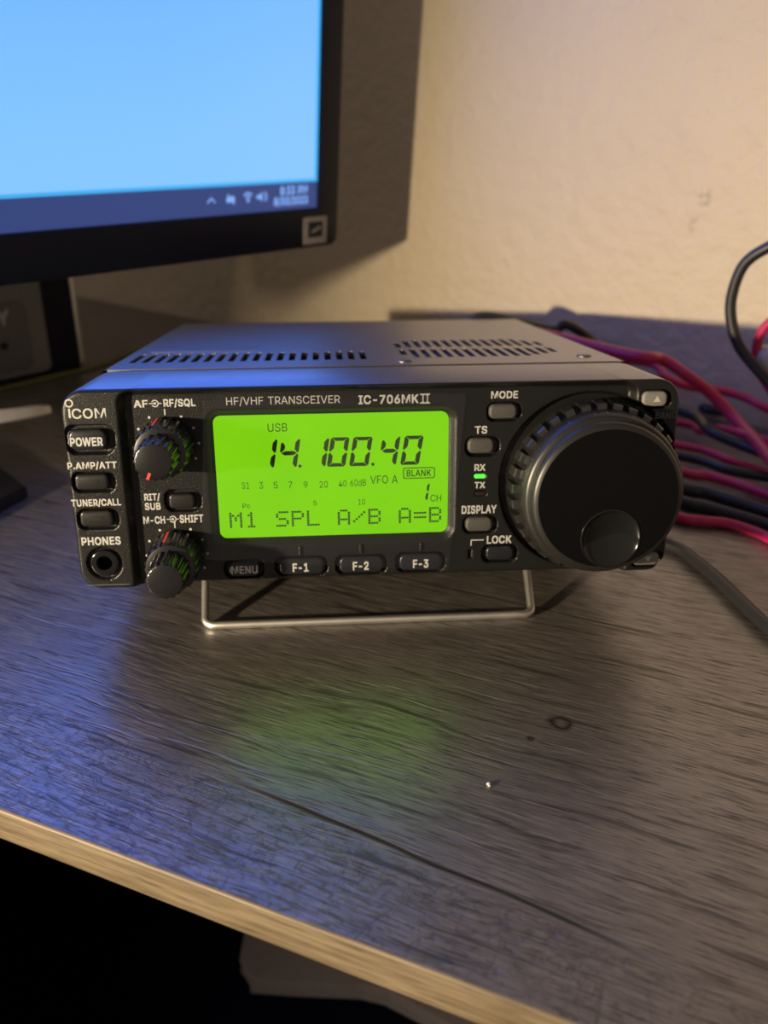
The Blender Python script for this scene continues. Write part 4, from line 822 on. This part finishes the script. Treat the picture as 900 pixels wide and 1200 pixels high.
# cabinet: lower body and vented top cover
CW = 81.3; Y0, Y1 = 34.0, 200.0
g = G()
outl = lambda y, ins=0: [(x, y, z) for x, z in rr(0, -2.7, CW - .6 - ins, 24.5 - ins, 2.0, 4)]
g.rings([outl(Y0), outl(Y1 - 1.2), outl(Y1 - .3, .4), outl(Y1, 1.2)])
body = rb(g, 'chassis', M['rubber'], smooth=35)
def slot_grid():
    s_ = []
    for k in range(20):                              # one row on the left
        s_.append((-66.0 + k * 3.42, 63.0, 1.0, 5.2))
    return s_
SLOTS = []
def case_top(x, y): # pixel -> top plane (radio frame X, Y at Z = 28)
    d = RAD_M.T @ ray(x, y); s = (28.0 - C_RAD[2]) / d[2]; q = C_RAD + s * d; return q[0], q[1]
for k in range(20):
    SLOTS.append((-75.6 + k * 3.93, 54.0, 75.5))
RIGHT = []
for k in range(15):
    x = 13.2 + k * 3.72
    f0 = 56.0 + (7.0 if k == 0 else 0) + max(0, k - 11) * 3.0
    RIGHT.append((x, f0, 79.0)); RIGHT.append((x, 85.0, 108.0 - (8 if k == 0 else 0) - max(0, k - 12) * 5.0))
g = G()
# the cover: folded sheet with rounded shoulders, 1.3 mm thick
TC = 1.3; YC0, YC1 = 38.5, 199.0
XS = CW + .9 - 2.6                                   # half width of the flat top between the rounded shoulders
import bmesh
bm = bmesh.new()
def loop_edges(pts):
    v_ = [bm.verts.new(p) for p in pts]
    return v_, [bm.edges.new((v_[k], v_[(k + 1) % len(v_)])) for k in range(len(v_))]
_, es = loop_edges([(-XS, YC0, 28), (XS, YC0, 28), (XS, YC1, 28), (-XS, YC1, 28)])
holes = []
for (x, y0_, y1_) in SLOTS + RIGHT:
    v_, e_ = loop_edges([(x + a_, b2, 28) for a_, b2 in rr(0, (y0_ + y1_) / 2, 1.05, (y1_ - y0_) / 2, .9, 4)])
    holes.append(v_); es += e_
bmesh.ops.triangle_fill(bm, edges=es, use_beauty=True, normal=(0, 0, 1))
bm.verts.index_update()
g = G(); g.v = [tuple(v_.co) for v_ in bm.verts]; g.f = [tuple(v_.index for v_ in f_.verts) for f_ in bm.faces]
for h_ in holes:                                     # the cut edges of the sheet
    n = len(h_); o_ = len(g.v); g.v += [(v_.co.x, v_.co.y, 28 - TC) for v_ in h_]
    g.f += [(h_[k].index, h_[(k + 1) % n].index, o_ + (k + 1) % n, o_ + k) for k in range(n)]
bm.free()
for sx_ in (-1, 1):                                  # folded sides
    sec = [(sx_ * XS, 28.0)] + [(sx_ * (XS + 2.6 * math.sin(a)), 25.4 + 2.6 * math.cos(a)) for a in [math.radians(q) for q in (22, 45, 68, 90)]] + [(sx_ * (XS + 2.6), -24.0), (sx_ * (XS + 2.6 - TC), -24.0), (sx_ * (XS + 2.6 - TC), 24.5)]
    o_ = len(g.v); n = len(sec)
    g.v += [(x, YC0, z) for x, z in sec] + [(x, YC1, z) for x, z in sec]
    g.f += [(o_ + k, o_ + k + 1, o_ + n + k + 1, o_ + n + k) for k in range(n - 1)]
g.add([(-XS, YC0, 28), (XS, YC0, 28), (XS, YC0, 26.7), (-XS, YC0, 26.7)], [(0, 1, 2, 3)])
g.add([(-XS, YC1, 28), (XS, YC1, 28), (XS, YC1, 26.7), (-XS, YC1, 26.7)], [(0, 1, 2, 3)])
cov = rb(g, 'top_cover', M['case'], smooth=35)
g = G()
for (x, y0_, y1_) in RIGHT:                          # slanted fins seen through the right-hand vents
    g.add([(x - 1.5, y0_ - 1, 26.2), (x + 1.5, y0_ - 1, 26.65), (x + 1.5, y1_ + 1, 26.65), (x - 1.5, y1_ + 1, 26.2),
           (x - 1.5, y0_ - 1, 25.8), (x + 1.5, y0_ - 1, 26.25), (x + 1.5, y1_ + 1, 26.25), (x - 1.5, y1_ + 1, 25.8)],
          [(0, 1, 2, 3), (7, 6, 5, 4), (0, 4, 5, 1), (1, 5, 6, 2), (2, 6, 7, 3), (3, 7, 4, 0)])
rb(g, 'vent_fins', M['case'], cov, smooth=0)
# the raised lip of the panel casing in front of the cover
g = G()
outl2 = lambda y, ins=0.0: [(x, y, z) for x, z in rr(0, 0, W2 - ins - .3, H2 - ins, RC - .5, 8)]
g.rings([outl2(PANEL_D - .02, .15), outl2(PANEL_D + 2.6, .25), outl2(PANEL_D + 3.2, .6)])
rb(g, 'panel_collar', M['case'], smooth=35)
# model plate and screws
xa, ya = case_top(177, 413); xb, yb = case_top(300, 411)
g = G(); cxp, hwp = (xa + xb) / 2, (xb - xa) / 2
g.add([(x, y, z) for z in (28.0, 28.12) for x, y in ((cxp - hwp, ya - 1), (cxp + hwp, ya - 1), (cxp + hwp, ya + 13), (cxp - hwp, ya + 13))],
      [(3, 2, 1, 0), (4, 5, 6, 7), (0, 1, 5, 4), (1, 2, 6, 5), (2, 3, 7, 6), (3, 0, 4, 7)])
rb(g, 'name_plate', M['plate'], cov, smooth=0)
for px, py in ((474, 423.5), (684, 417.5)):
    x, y = case_top(px, py); g = G()
    rs = []
    for r, z in ((2.4, 27.9), (2.4, 28.25), (2.1, 28.5), (.01, 28.55)):
        rs.append([(x + r * math.cos(2 * math.pi * k / 20), y + r * math.sin(2 * math.pi * k / 20), z) for k in range(20)])
    g.rings(rs); rb(g, 'screw', M['plate'], cov)
# rear feet, rear connector
for sx_ in (-1, 1):
    g = G(); x = sx_ * 60; rs = []
    zf = (-RAD_Z + .05 + math.sin(TILT) * 182) / math.cos(TILT)
    for r, z in ((6, -26.5), (6, zf + .8), (5.2, zf + .1)):
        rs.append([(x + r * math.cos(2 * math.pi * k / 24), 182 + r * math.sin(2 * math.pi * k / 24), z) for k in range(24)])
    g.rings(rs); rb(g, 'rear_foot', M['rubber'])
# wire stand
WR = 1.2
lf = face(239.5, 735.5, 12.0)[0]; rf = face(625, 717.5, 12.0)[0]
ztip = FOOT[2] + WR
path = [(lf - 1.2, 38, -28.2), (lf - .8, 28, -35.0), (lf, 16.5, -43.2), (lf + .4, 13.7, -45.0), (lf + 2.2, 12.3, ztip - .02), (lf + 5, 12, ztip)]
mid = [(x, 12, ztip) for x in np.linspace(lf + 9, rf - 9, 14)]
path += mid + [(rf - 5, 12, ztip), (rf - 2.2, 12.3, ztip - .02), (rf - .4, 13.7, -45.0), (rf, 16.5, -43.2), (rf + .8, 28, -35.0), (rf + 1.2, 38, -28.2)]
g = G(); g.tube(spline(path, 6), WR, 14)
rb(g, 'wire_stand', M['chrome'])['label'] = 'bent chrome wire stand under the front'

# ------------------------------------------------------------------ the monitor
MP = np.array([-14.730, 271.099, 113.203]); MU = np.array([.716775, .697304, 0]); MN = np.array([.697304, -.716775, 0]); MV = np.array([.053507, -.055001, .997052])
MNN = np.cross(MU, MV)                              # out of the screen, towards the viewer
Mw = Matrix(((MU[0], -MNN[0], MV[0]), (MU[1], -MNN[1], MV[1]), (MU[2], -MNN[2], MV[2])))   # local x right, y into the monitor, z up
SCW, SCH, BR, BB = 338.0, 270.0, 14.96, 33.48
FOOTC = np.array([-236.0, 203.0, 0])
mon = empty('computer_monitor', FOOTC)
tag(mon, 'black computer monitor with bright blue screen standing behind the radio at upper left', 'monitor')
mroot = Matrix.Translation(Vector((MP - FOOTC) * MM)) @ Mw.to_4x4()
def mb_(g, name, mat, parent=mon, **kw):
    o = g.build(name, mat, parent, **kw)
    if parent is mon: o.matrix_local = mroot
    return o
g = G()
def frame_ring(y, ins, rad_):
    return [(x, y, z) for x, z in rr(BR - (SCW + 2 * BR) / 2, (SCH + 14 - BB) / 2, (SCW + 2 * BR) / 2 - ins, (SCH + 14 + BB) / 2 - ins, rad_, 5)]
def screen_ring(y, grow):
    return [(x, y, z) for x, z in rr(-SCW / 2, (SCH - TASK) / 2, SCW / 2 + grow, (SCH + TASK) / 2 + grow, .6, 5)]
g.rings([screen_ring(.8, .3), screen_ring(-.9, .3), screen_ring(-1.6, 1.0), frame_ring(-1.6, 1.2, 4), frame_ring(-1.2, .4, 4.6), frame_ring(0, 0, 5), frame_ring(16, 0, 5), frame_ring(20, 2.5, 5), frame_ring(34, 45, 8)], False, True)
house = mb_(g, 'housing', M['bezel'], smooth=40)
g = G(); g.add([(-SCW - .4, .4, -TASK - .4), (.4, .4, -TASK - .4), (.4, .4, SCH + .4), (-SCW - .4, .4, SCH + .4),
                (-SCW - .4, 1.6, -TASK - .4), (.4, 1.6, -TASK - .4), (.4, 1.6, SCH + .4), (-SCW - .4, 1.6, SCH + .4)],
               [(0, 1, 2, 3), (7, 6, 5, 4), (0, 4, 5, 1), (1, 5, 6, 2), (2, 6, 7, 3), (3, 7, 4, 0)])
scr = mb_(g, 'screen', M['screen'], smooth=0)
# badge, lower right corner of the bezel
def mpix(x, y, off=-1.6):                           # pixel -> local coordinates on the bezel plane
    q = on_plane(x, y, MP + MNN * (-off), MNN) - MP
    return float(q @ MU), float(q @ MV)
c4 = [mpix(*p_) for p_ in ((355, 255), (382, 253), (383, 284), (356, 287))]
bxc = sum(c[0] for c in c4) / 4; bzc = sum(c[1] for c in c4) / 4
bw = (c4[1][0] + c4[2][0] - c4[0][0] - c4[3][0]) / 4; bh = (c4[0][1] + c4[1][1] - c4[2][1] - c4[3][1]) / 4
g = G(); g.slab(bxc, bzc, bw, bh, .8, -1.5, -1.95, .2); bd = mb_(g, 'badge', M['badge'], smooth=40); bd['label'] = 'small square silver badge'
g = G(); g.slab(bxc, bzc + bh * .08, bw * .62, bh * .58, .4, -1.8, -2.02, .05); mb_(g, 'badge_window', M['bezel'], bd)
g = G(); bar(g, bxc - bw * .35, bzc - bh * .1, bxc + bw * .4, bzc + bh * .22, bh * .22, -2.08); mb_(g, 'badge_mark', M['badge'], bd, smooth=0)
# task-bar icons and clock
IC = G()
def ibox(x0, y0, x1, y1):
    a = mpix(x0, (y0 + y1) / 2, .4); b_ = mpix(x1, (y0 + y1) / 2, .4); c_ = mpix((x0 + x1) / 2, y0, .4); d_ = mpix((x0 + x1) / 2, y1, .4)
    return (a[0] + b_[0]) / 2, (c_[1] + d_[1]) / 2, (b_[0] - a[0]) / 2, (c_[1] - d_[1]) / 2
YI = .34
cx, cz, hw, hh = ibox(243, 231, 252, 239)
bar(IC, cx - hw, cz - hh * .7, cx + .1, cz + hh * .7, hh * .5, YI); bar(IC, cx - .1, cz + hh * .7, cx + hw, cz - hh * .7, hh * .5, YI)
cx, cz, hw, hh = ibox(263, 227, 277, 240)
disc(IC, cx - hw * .35, cz - hh * .1, hh * .55, YI); disc(IC, cx + hw * .3, cz - hh * .05, hh * .65, YI); bar(IC, cx - hw * .5, cz + hh * .9, cx + hw * .7, cz - hh * .9, hh * .3, YI - .02)
cx, cz, hw, hh = ibox(284, 224, 297, 238)
for r in (.95, .62, .3):
    ring_flat(IC, cx, cz - hh * .7, hh * 1.6 * r - hh * .3, hh * 1.6 * r, YI, 48, 132, 12)
disc(IC, cx, cz - hh * .6, hh * .3, YI)
cx, cz, hw, hh = ibox(299, 223, 314, 238)
IC.add([(cx - hw * .8, YI, cz - hh * .3), (cx - hw * .8, YI, cz + hh * .3), (cx - hw * .35, YI, cz + hh * .3), (cx + hw * .1, YI, cz + hh * .8), (cx + hw * .1, YI, cz - hh * .8), (cx - hw * .35, YI, cz - hh * .3)], [(0, 1, 2, 3, 4, 5)])
ring_flat(IC, cx + hw * .1, cz, hh * .5, hh * .72, YI, -50, 50, 10); ring_flat(IC, cx + hw * .1, cz, hh * .9, hh * 1.1, YI, -50, 50, 10)
cx, cz, hw, hh = ibox(328.5, 217.5, 360, 228); put_text(IC, '8:33 PM', cx - hw, cx + hw, cz - hh, cz + hh, YI, .03)
cx, cz, hw, hh = ibox(321, 230, 360.5, 241); put_text(IC, '8/30/2023', cx - hw, cx + hw, cz - hh, cz + hh, YI, .03)
mb_(IC, 'taskbar_icons', M['icon'], scr, smooth=0)
# stand: neck and splayed silver foot
tip = on_desk(57, 474, 3) - FOOTC; tip[2] = 0
g = G(); d_ = tip / np.linalg.norm(tip); pp = np.array([-d_[1], d_[0], 0])
def foot_ring(s_, w, z0, z1):
    c_ = d_ * s_; return [tuple(c_ - pp * w + np.array([0, 0, z0])), tuple(c_ + pp * w + np.array([0, 0, z0])), tuple(c_ + pp * w * .8 + np.array([0, 0, z1])), tuple(c_ - pp * w * .8 + np.array([0, 0, z1]))]
ln = np.linalg.norm(tip)
g.rings([foot_ring(-60, 18, 0, 7), foot_ring(0, 22, 0, 9), foot_ring(ln * .5, 12, 0, 7), foot_ring(ln * .93, 8, 0, 5), foot_ring(ln, 5, 0, 3)])
f_ = g.build('stand_foot', M['steel'], mon, smooth=30); f_['label'] = 'silver metal foot'
g = G()
back = MP - MU * (SCW / 2) + MV * 110 - MNN * 30 - FOOTC
rs = []
for k in range(9):
    f = k / 8; c_ = np.array([0, 0, 6.0]) * (1 - f) + back * f + np.array([0, 0, 30 * math.sin(math.pi * f)])
    rs.append([tuple(c_ + MU * 11 * math.cos(a) + MNN * 7 * math.sin(a)) for a in [2 * math.pi * q / 16 for q in range(16)]])
g.rings(rs); g.build('stand_neck', M['bezel'], mon, smooth=40)
# ------------------------------------------------------------------ dark speaker behind, at the left
SP = on_desk(98, 431); SP[2] = 0
sp = empty('speaker', SP, rz=math.atan2(MU[1], MU[0]))
tag(sp, 'dark charcoal speaker with mesh front standing on desk below the monitor, left edge', 'speaker')
g = G()                                             # local: x along the front (right), y back, z up; right front edge at origin
SW, SD, SHH = 120.0, 98.0, 105.0
oo = lambda z, ins: [(x, y, z) for x, y in rr(-SW / 2, SD / 2, SW / 2 - ins, SD / 2 - ins, 3.0, 5)]
g.rings([oo(0, 1), oo(.8, 0), oo(SHH - 1.5, 0), oo(SHH, 1.5)])
cab = g.build('cabinet', M['bezel'], sp, smooth=35)
g = G(); g.tube([(-.6, -.3, 1.5), (-.6, -.3, SHH - 2)], 1.7, 12); q = g.build('edge_highlight', M['steel'], sp, smooth=35); q['label'] = 'steel strip standing in for the highlight on the right edge'  # highlight of the rounded cabinet edge, built as an added steel strip
m, nt, b = new_mat('speaker_mesh'); v = coords(nt)
vo = N(nt, 'ShaderNodeTexVoronoi'); vo.inputs['Scale'].default_value = 520; vo.inputs['Randomness'].default_value = 0.15; L(nt, v, vo.inputs['Vector'])
L(nt, ramp(nt, vo.outputs['Distance'], [(.25, (.006, .006, .007)), (.5, (.17, .17, .175))]), b.inputs['Base Color']); b.inputs['Roughness'].default_value = .5
sp_n = np.array([math.sin(math.atan2(MU[1], MU[0])), -math.cos(math.atan2(MU[1], MU[0])), 0])
def spix(x, y):
    q = on_plane(x, y, SP, sp_n) - SP; return float(q @ MU), float(q[2])
xm = spix(61, 436)[0]; 
g = G(); g.slab((xm - SW + 6) / 2, 46, (xm + SW - 6) / 2, 43, 4, .5, -.9, .4); g.build('grille', m, sp, smooth=35)
p1 = spix(29, 352); p2 = spix(38, 428)
xi = (p1[0] + p2[0]) / 2; zi = p1[1] + 1
g = G(); g.slab((xi - SW + 14) / 2, (zi + 6) / 2, (xi + SW - 14) / 2, (zi - 6) / 2, 6, -.2, -2.2, .9); pl = g.build('control_plate', M['speaker'], sp, smooth=35)
a = spix(0, 381); b_ = spix(7.5, 362)
q = G(); put_text(q, 'Y', b_[0] - 8.0, b_[0], a[1], b_[1], -2.3, .02); q.build('lettering', M['ink'], pl, smooth=0)
a = spix(3, 405); q = G(); q.lathe(a[0], a[1], [(2.4, -2.0), (2.4, -2.7), (2.0, -3.0), (.1, -3.0)], 75); q.build('control_knob', M['hole'], pl)

# ------------------------------------------------------------------ black slab, left edge
c0 = on_desk(33, 583); c1 = on_desk(0, 601); zt_ = 5.5; c2 = on_desk(0, 541, zt_); t0 = on_desk(36.5, 567, zt_)
d1 = (c1 - c0)[:2]; d1 /= np.linalg.norm(d1); d2 = (c2 - t0)[:2]; d2 /= np.linalg.norm(d2)
sl = G(); ax = c0[:2]
quad = [ax, ax + d1 * 90, ax + d1 * 90 + d2 * 70, ax + d2 * 70]; cen = sum(quad) / 4
def sring(z, k): return [(*(cen + (p_ - cen) * (1 - k / 40)), z) for p_ in quad]
sl.rings([sring(0, .8), sring(.8, 0), sring(zt_ - 1.2, 0), sring(zt_ - .3, .5), sring(zt_, 1.6)])
o = sl.build('black_case', M['slab'], origin=(*cen, 0), loc=(*cen, 0), smooth=30)
tag(o, 'flat black plastic case lying on desk at the left edge, beside radio', 'case')

# ------------------------------------------------------------------ cables
def cable(name, pts, r, mat, label, group=None, n=12):
    pts = list(pts)
    if group:                                      # the bundle carries on to the right along the wall
        e = np.asarray(pts[-1], float)
        for t_ in (40, 90):         # the upper wires drop behind the lower ones
            f = min(1.0, t_ / 90); dz_ = (e[2] - r) * f; bk = (e[2] - r) * f * 1.6
            pts.append(np.array([e[0] + .72 * t_ + .68 * bk, e[1] - .70 * t_ + .73 * bk, max(r + .1, e[2] - dz_)]))
    g = G(); s_ = spline(pts, 10); g.tube(s_, r, n)
    c_ = s_[len(s_) // 2]
    base_ = (float(c_[0]), float(c_[1]), 0.0)
    o = g.build(name, M[mat], origin=base_, loc=base_, smooth=60)
    return tag(o, label, 'cable', group)
def dp_(*ps): return [on_desk(*p_) for p_ in ps]
hid = lambda x, y, z: np.array([x, y, z], float)
CG = 'power cables tangled beside the radio'
# frontmost bright red wire, then rows going back
cable('red_wire', [hid(96, 165, 3), hid(99, 110, 2.2)] + dp_((790, 604, 2.2), (820, 610, 2.2), (850, 613, 2.2), (878, 621, 2.2), (905, 633, 2.2), (960, 668, 2.2)), 2.0, 'red_pvc',
      'front bright red wire lying nearest on desk at right of tuning dial', CG)
cable('black_wire', [hid(97, 180, 3), hid(101, 125, 2.3)] + dp_((797, 587, 2.3), (826, 594, 2.3), (862, 604, 2.3), (905, 617, 2.3), (960, 640, 2.3)), 2.5, 'black_pvc',
      'black wire running just behind the front bright red wire', CG)
cable('black_wire', [hid(98, 190, 6), hid(103, 138, 4)] + dp_((797, 571, 4.5), (826, 577, 4.5), (862, 588, 4.5), (905, 602, 4.5), (960, 622, 4.5)), 2.9, 'black_pvc',
      'thick black wire with shiny highlight, second black one behind front red wire', CG)
cable('red_wire', [hid(99, 200, 10), hid(105, 145, 7)] + dp_((797, 553, 6.5), (830, 558, 6.5), (862, 567, 6.5), (905, 582, 6.5), (960, 604, 6.5)), 2.2, 'red_pvc',
      'broad crimson wire lying on top of the black wires beside dial', CG)
cable('black_wire', [hid(100, 205, 9), hid(106, 160, 8)] + dp_((797, 534, 8), (826, 541, 8), (855, 551, 8), (905, 560, 8), (960, 568, 8)), 2.2, 'black_pvc',
      'black wire between the two crimson wires at mid height of the bundle', CG)
cable('red_wire', [hid(101, 215, 11), hid(108, 170, 9)] + dp_((797, 522, 8), (826, 528, 8), (856, 540, 8), (905, 556, 5), (960, 572, 5)), 1.9, 'red_pvc',
      'thin crimson wire sloping below the sagging black cable at right', CG)
cable('black_wire', [hid(100, 260, 20), hid(112, 205, 18)] + dp_((800, 482, 16), (832, 505, 14), (865, 520, 12), (905, 534, 11), (960, 548, 9)), 2.5, 'black_pvc',
      'black cable sagging down to the right from radio corner, above other wires', CG)
cable('red_wire', [hid(102, 240, 6), hid(112, 195, 6)] + dp_((797, 496, 6), (820, 505, 6), (835, 505, 8), (845, 502, 13), (872, 509, 16), (905, 519, 16), (960, 534, 14)), 1.9, 'red_pvc',
      'crimson wire resting along the top of the sagging black cable', CG)
cable('black_wire', [hid(104, 290, 6), hid(116, 230, 5)] + dp_((800, 472, 4), (830, 480, 4), (862, 484, 4), (905, 493, 3), (960, 505, 3)), 2.6, 'black_pvc',
      'black cable lying farthest back on the desk at right', CG)
# red pair arching out from behind the cabinet
cable('red_wire', [hid(60, 226, 30), hid(82, 232, 42)] + dp_((738, 416, 44), (775, 421, 42), (805, 440, 36), (835, 463, 27), (862, 492, 18), (884, 515, 16), (905, 540, 17), (935, 575, 15)), 2.7, 'red_pvc',
      'crimson wire arching high from behind the radio and crossing down to the right', CG)
cable('red_wire', [hid(70, 240, 20), hid(96, 250, 24)] + dp_((752, 424, 30), (780, 442, 26), (808, 453, 22), (845, 458, 20), (875, 467, 18), (905, 481, 15), (960, 495, 10)), 2.1, 'red_pvc',
      'crimson wire looping under the high arch and running back right', CG)
cable('black_wire', [hid(55, 214, 40), hid(66, 214, 52)] + [on_plane(x, y, (0, 222, 0), np.array([0, 1, 0])) for x, y in ((645, 386), (662, 380), (684, 391), (706, 412), (730, 440))] + [hid(110, 240, 10), hid(120, 255, 4)], 2.6, 'black_pvc',
      'black coaxial cable hump showing just behind back right corner of cabinet')
wl = lambda x, y, k=85: on_plane(x, y, (0, WALL_D - k, 0), wn)
cable('black_wire', [wl(1000, 470) + np.array([40, -60, -20]), wl(1000, 400), wl(965, 310), wl(925, 284), wl(900, 290), wl(872, 310), wl(858, 345), wl(857, 375), wl(866, 405), wl(885, 430), wl(905, 450), wl(935, 472), wl(960, 484), wl(990, 492) , wl(1030, 497) + np.array([20, -50, 0])], 2.4, 'black_pvc',
      'black cable looping up in front of beige wall at right edge')
cable('red_wire', [wl(985, 450, 75), wl(960, 395, 75), wl(920, 372, 75), wl(900, 380, 75), wl(888, 400, 75), wl(888, 425, 75), wl(900, 452, 75), wl(925, 476, 75), wl(975, 490, 75), wl(1050, 500, 75)], 2.1, 'red_pvc',
      'crimson wire loop behind the black loop at right edge')
cable('grey_cable', [hid(60, 120, 2.2), hid(88, 75, 2.2)] + dp_((788, 640, 2.2), (812, 655, 2.2), (840, 678, 2.2), (868, 705, 2.2), (900, 735, 2.2), (950, 775, 2.2)), 2.2, 'black_pvc',
      'single dark grey cable on desk running toward bottom right from under the dial')
cable('green_wire', [on_desk(-60, 470, 1.3), on_desk(0, 456, 1.3), on_desk(30, 449, 1.3), on_desk(62, 441, 1.3), on_desk(90, 435, 1.3), on_desk(118, 428, 1.3), on_desk(150, 416, 1.3), on_desk(185, 404, 1.3)], 1.2, 'green_pvc',
      'thin olive green wire lying on desk in front of the speaker')
# clear plug by the red loop
q = wl(897, 421, 72)
g = G(); rs = []
for k in range(9):
    f = k / 8; r = 5.0 * math.sin(math.pi * (.12 + .76 * f)) ** .6
    rs.append([(q[0] + r * math.cos(a), q[1] - 5 + 10 * f, q[2] + r * 1.25 * math.sin(a)) for a in [2 * math.pi * z / 16 for z in range(16)]])
g.rings(rs)
o = g.build('wire_connector', M['white_plastic'], origin=tuple(q), loc=tuple(q), smooth=50)
tag(o, 'small whitish plastic connector on the crimson loop at right edge', 'connector')

# a crumb on the desk
q = on_desk(573, 919, .4); g = G()
rs = []
for k, (r, z) in enumerate(((.25, 0), (.5, .25), (.4, .6), (.1, .8))):
    rs.append([(q[0] + r * (1 + .3 * math.sin(3 * a)) * math.cos(a), q[1] + 1.6 * r * math.sin(a), z) for a in [2 * math.pi * t_ / 9 for t_ in range(9)]])
g.rings(rs); o = g.build('crumb', M['white_plastic'], origin=(q[0], q[1], 0), loc=(q[0], q[1], 0), smooth=0)
tag(o, 'tiny white crumb alone on the dark desk in front of the radio', 'crumb')

# ------------------------------------------------------------------ paper stack in the dark under the desk
ZP = -300
pp_ = [on_desk(x, y, ZP + 12) for x, y in ((292, 1094), (296, 1146), (424, 1153), (545, 1208))]
st = empty('paper_stack', (*pp_[1][:2], ZP)); tag(st, 'pale grey stack of sheets in the dark space below the front desk edge', 'paper')
outl_ = [(292, 1080), (284, 1122), (290, 1134), (296, 1146), (350, 1150), (424, 1153), (455, 1160), (545, 1208), (640, 1240), (720, 1200), (500, 1080), (350, 1040)]
for lay in range(3):
    g = G(); z0 = ZP + lay * 4; off_ = [random.uniform(-4, 4) for _ in outl_]
    b0_ = [on_desk(x + off_[i], y, ZP + 12) for i, (x, y) in enumerate(outl_)]
    g.rings([[(p_[0], p_[1], z0) for p_ in b0_], [(p_[0], p_[1], z0 + 3.8) for p_ in b0_]])
    g.build('sheet_bundle', M['paper'], st, origin=(*pp_[1][:2], ZP), smooth=0)
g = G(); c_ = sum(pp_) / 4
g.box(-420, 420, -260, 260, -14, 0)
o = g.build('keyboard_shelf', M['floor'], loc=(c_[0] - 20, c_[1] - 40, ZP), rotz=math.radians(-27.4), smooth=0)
tag(o, 'near black lower shelf carrying the grey sheets under the desk', 'shelf')
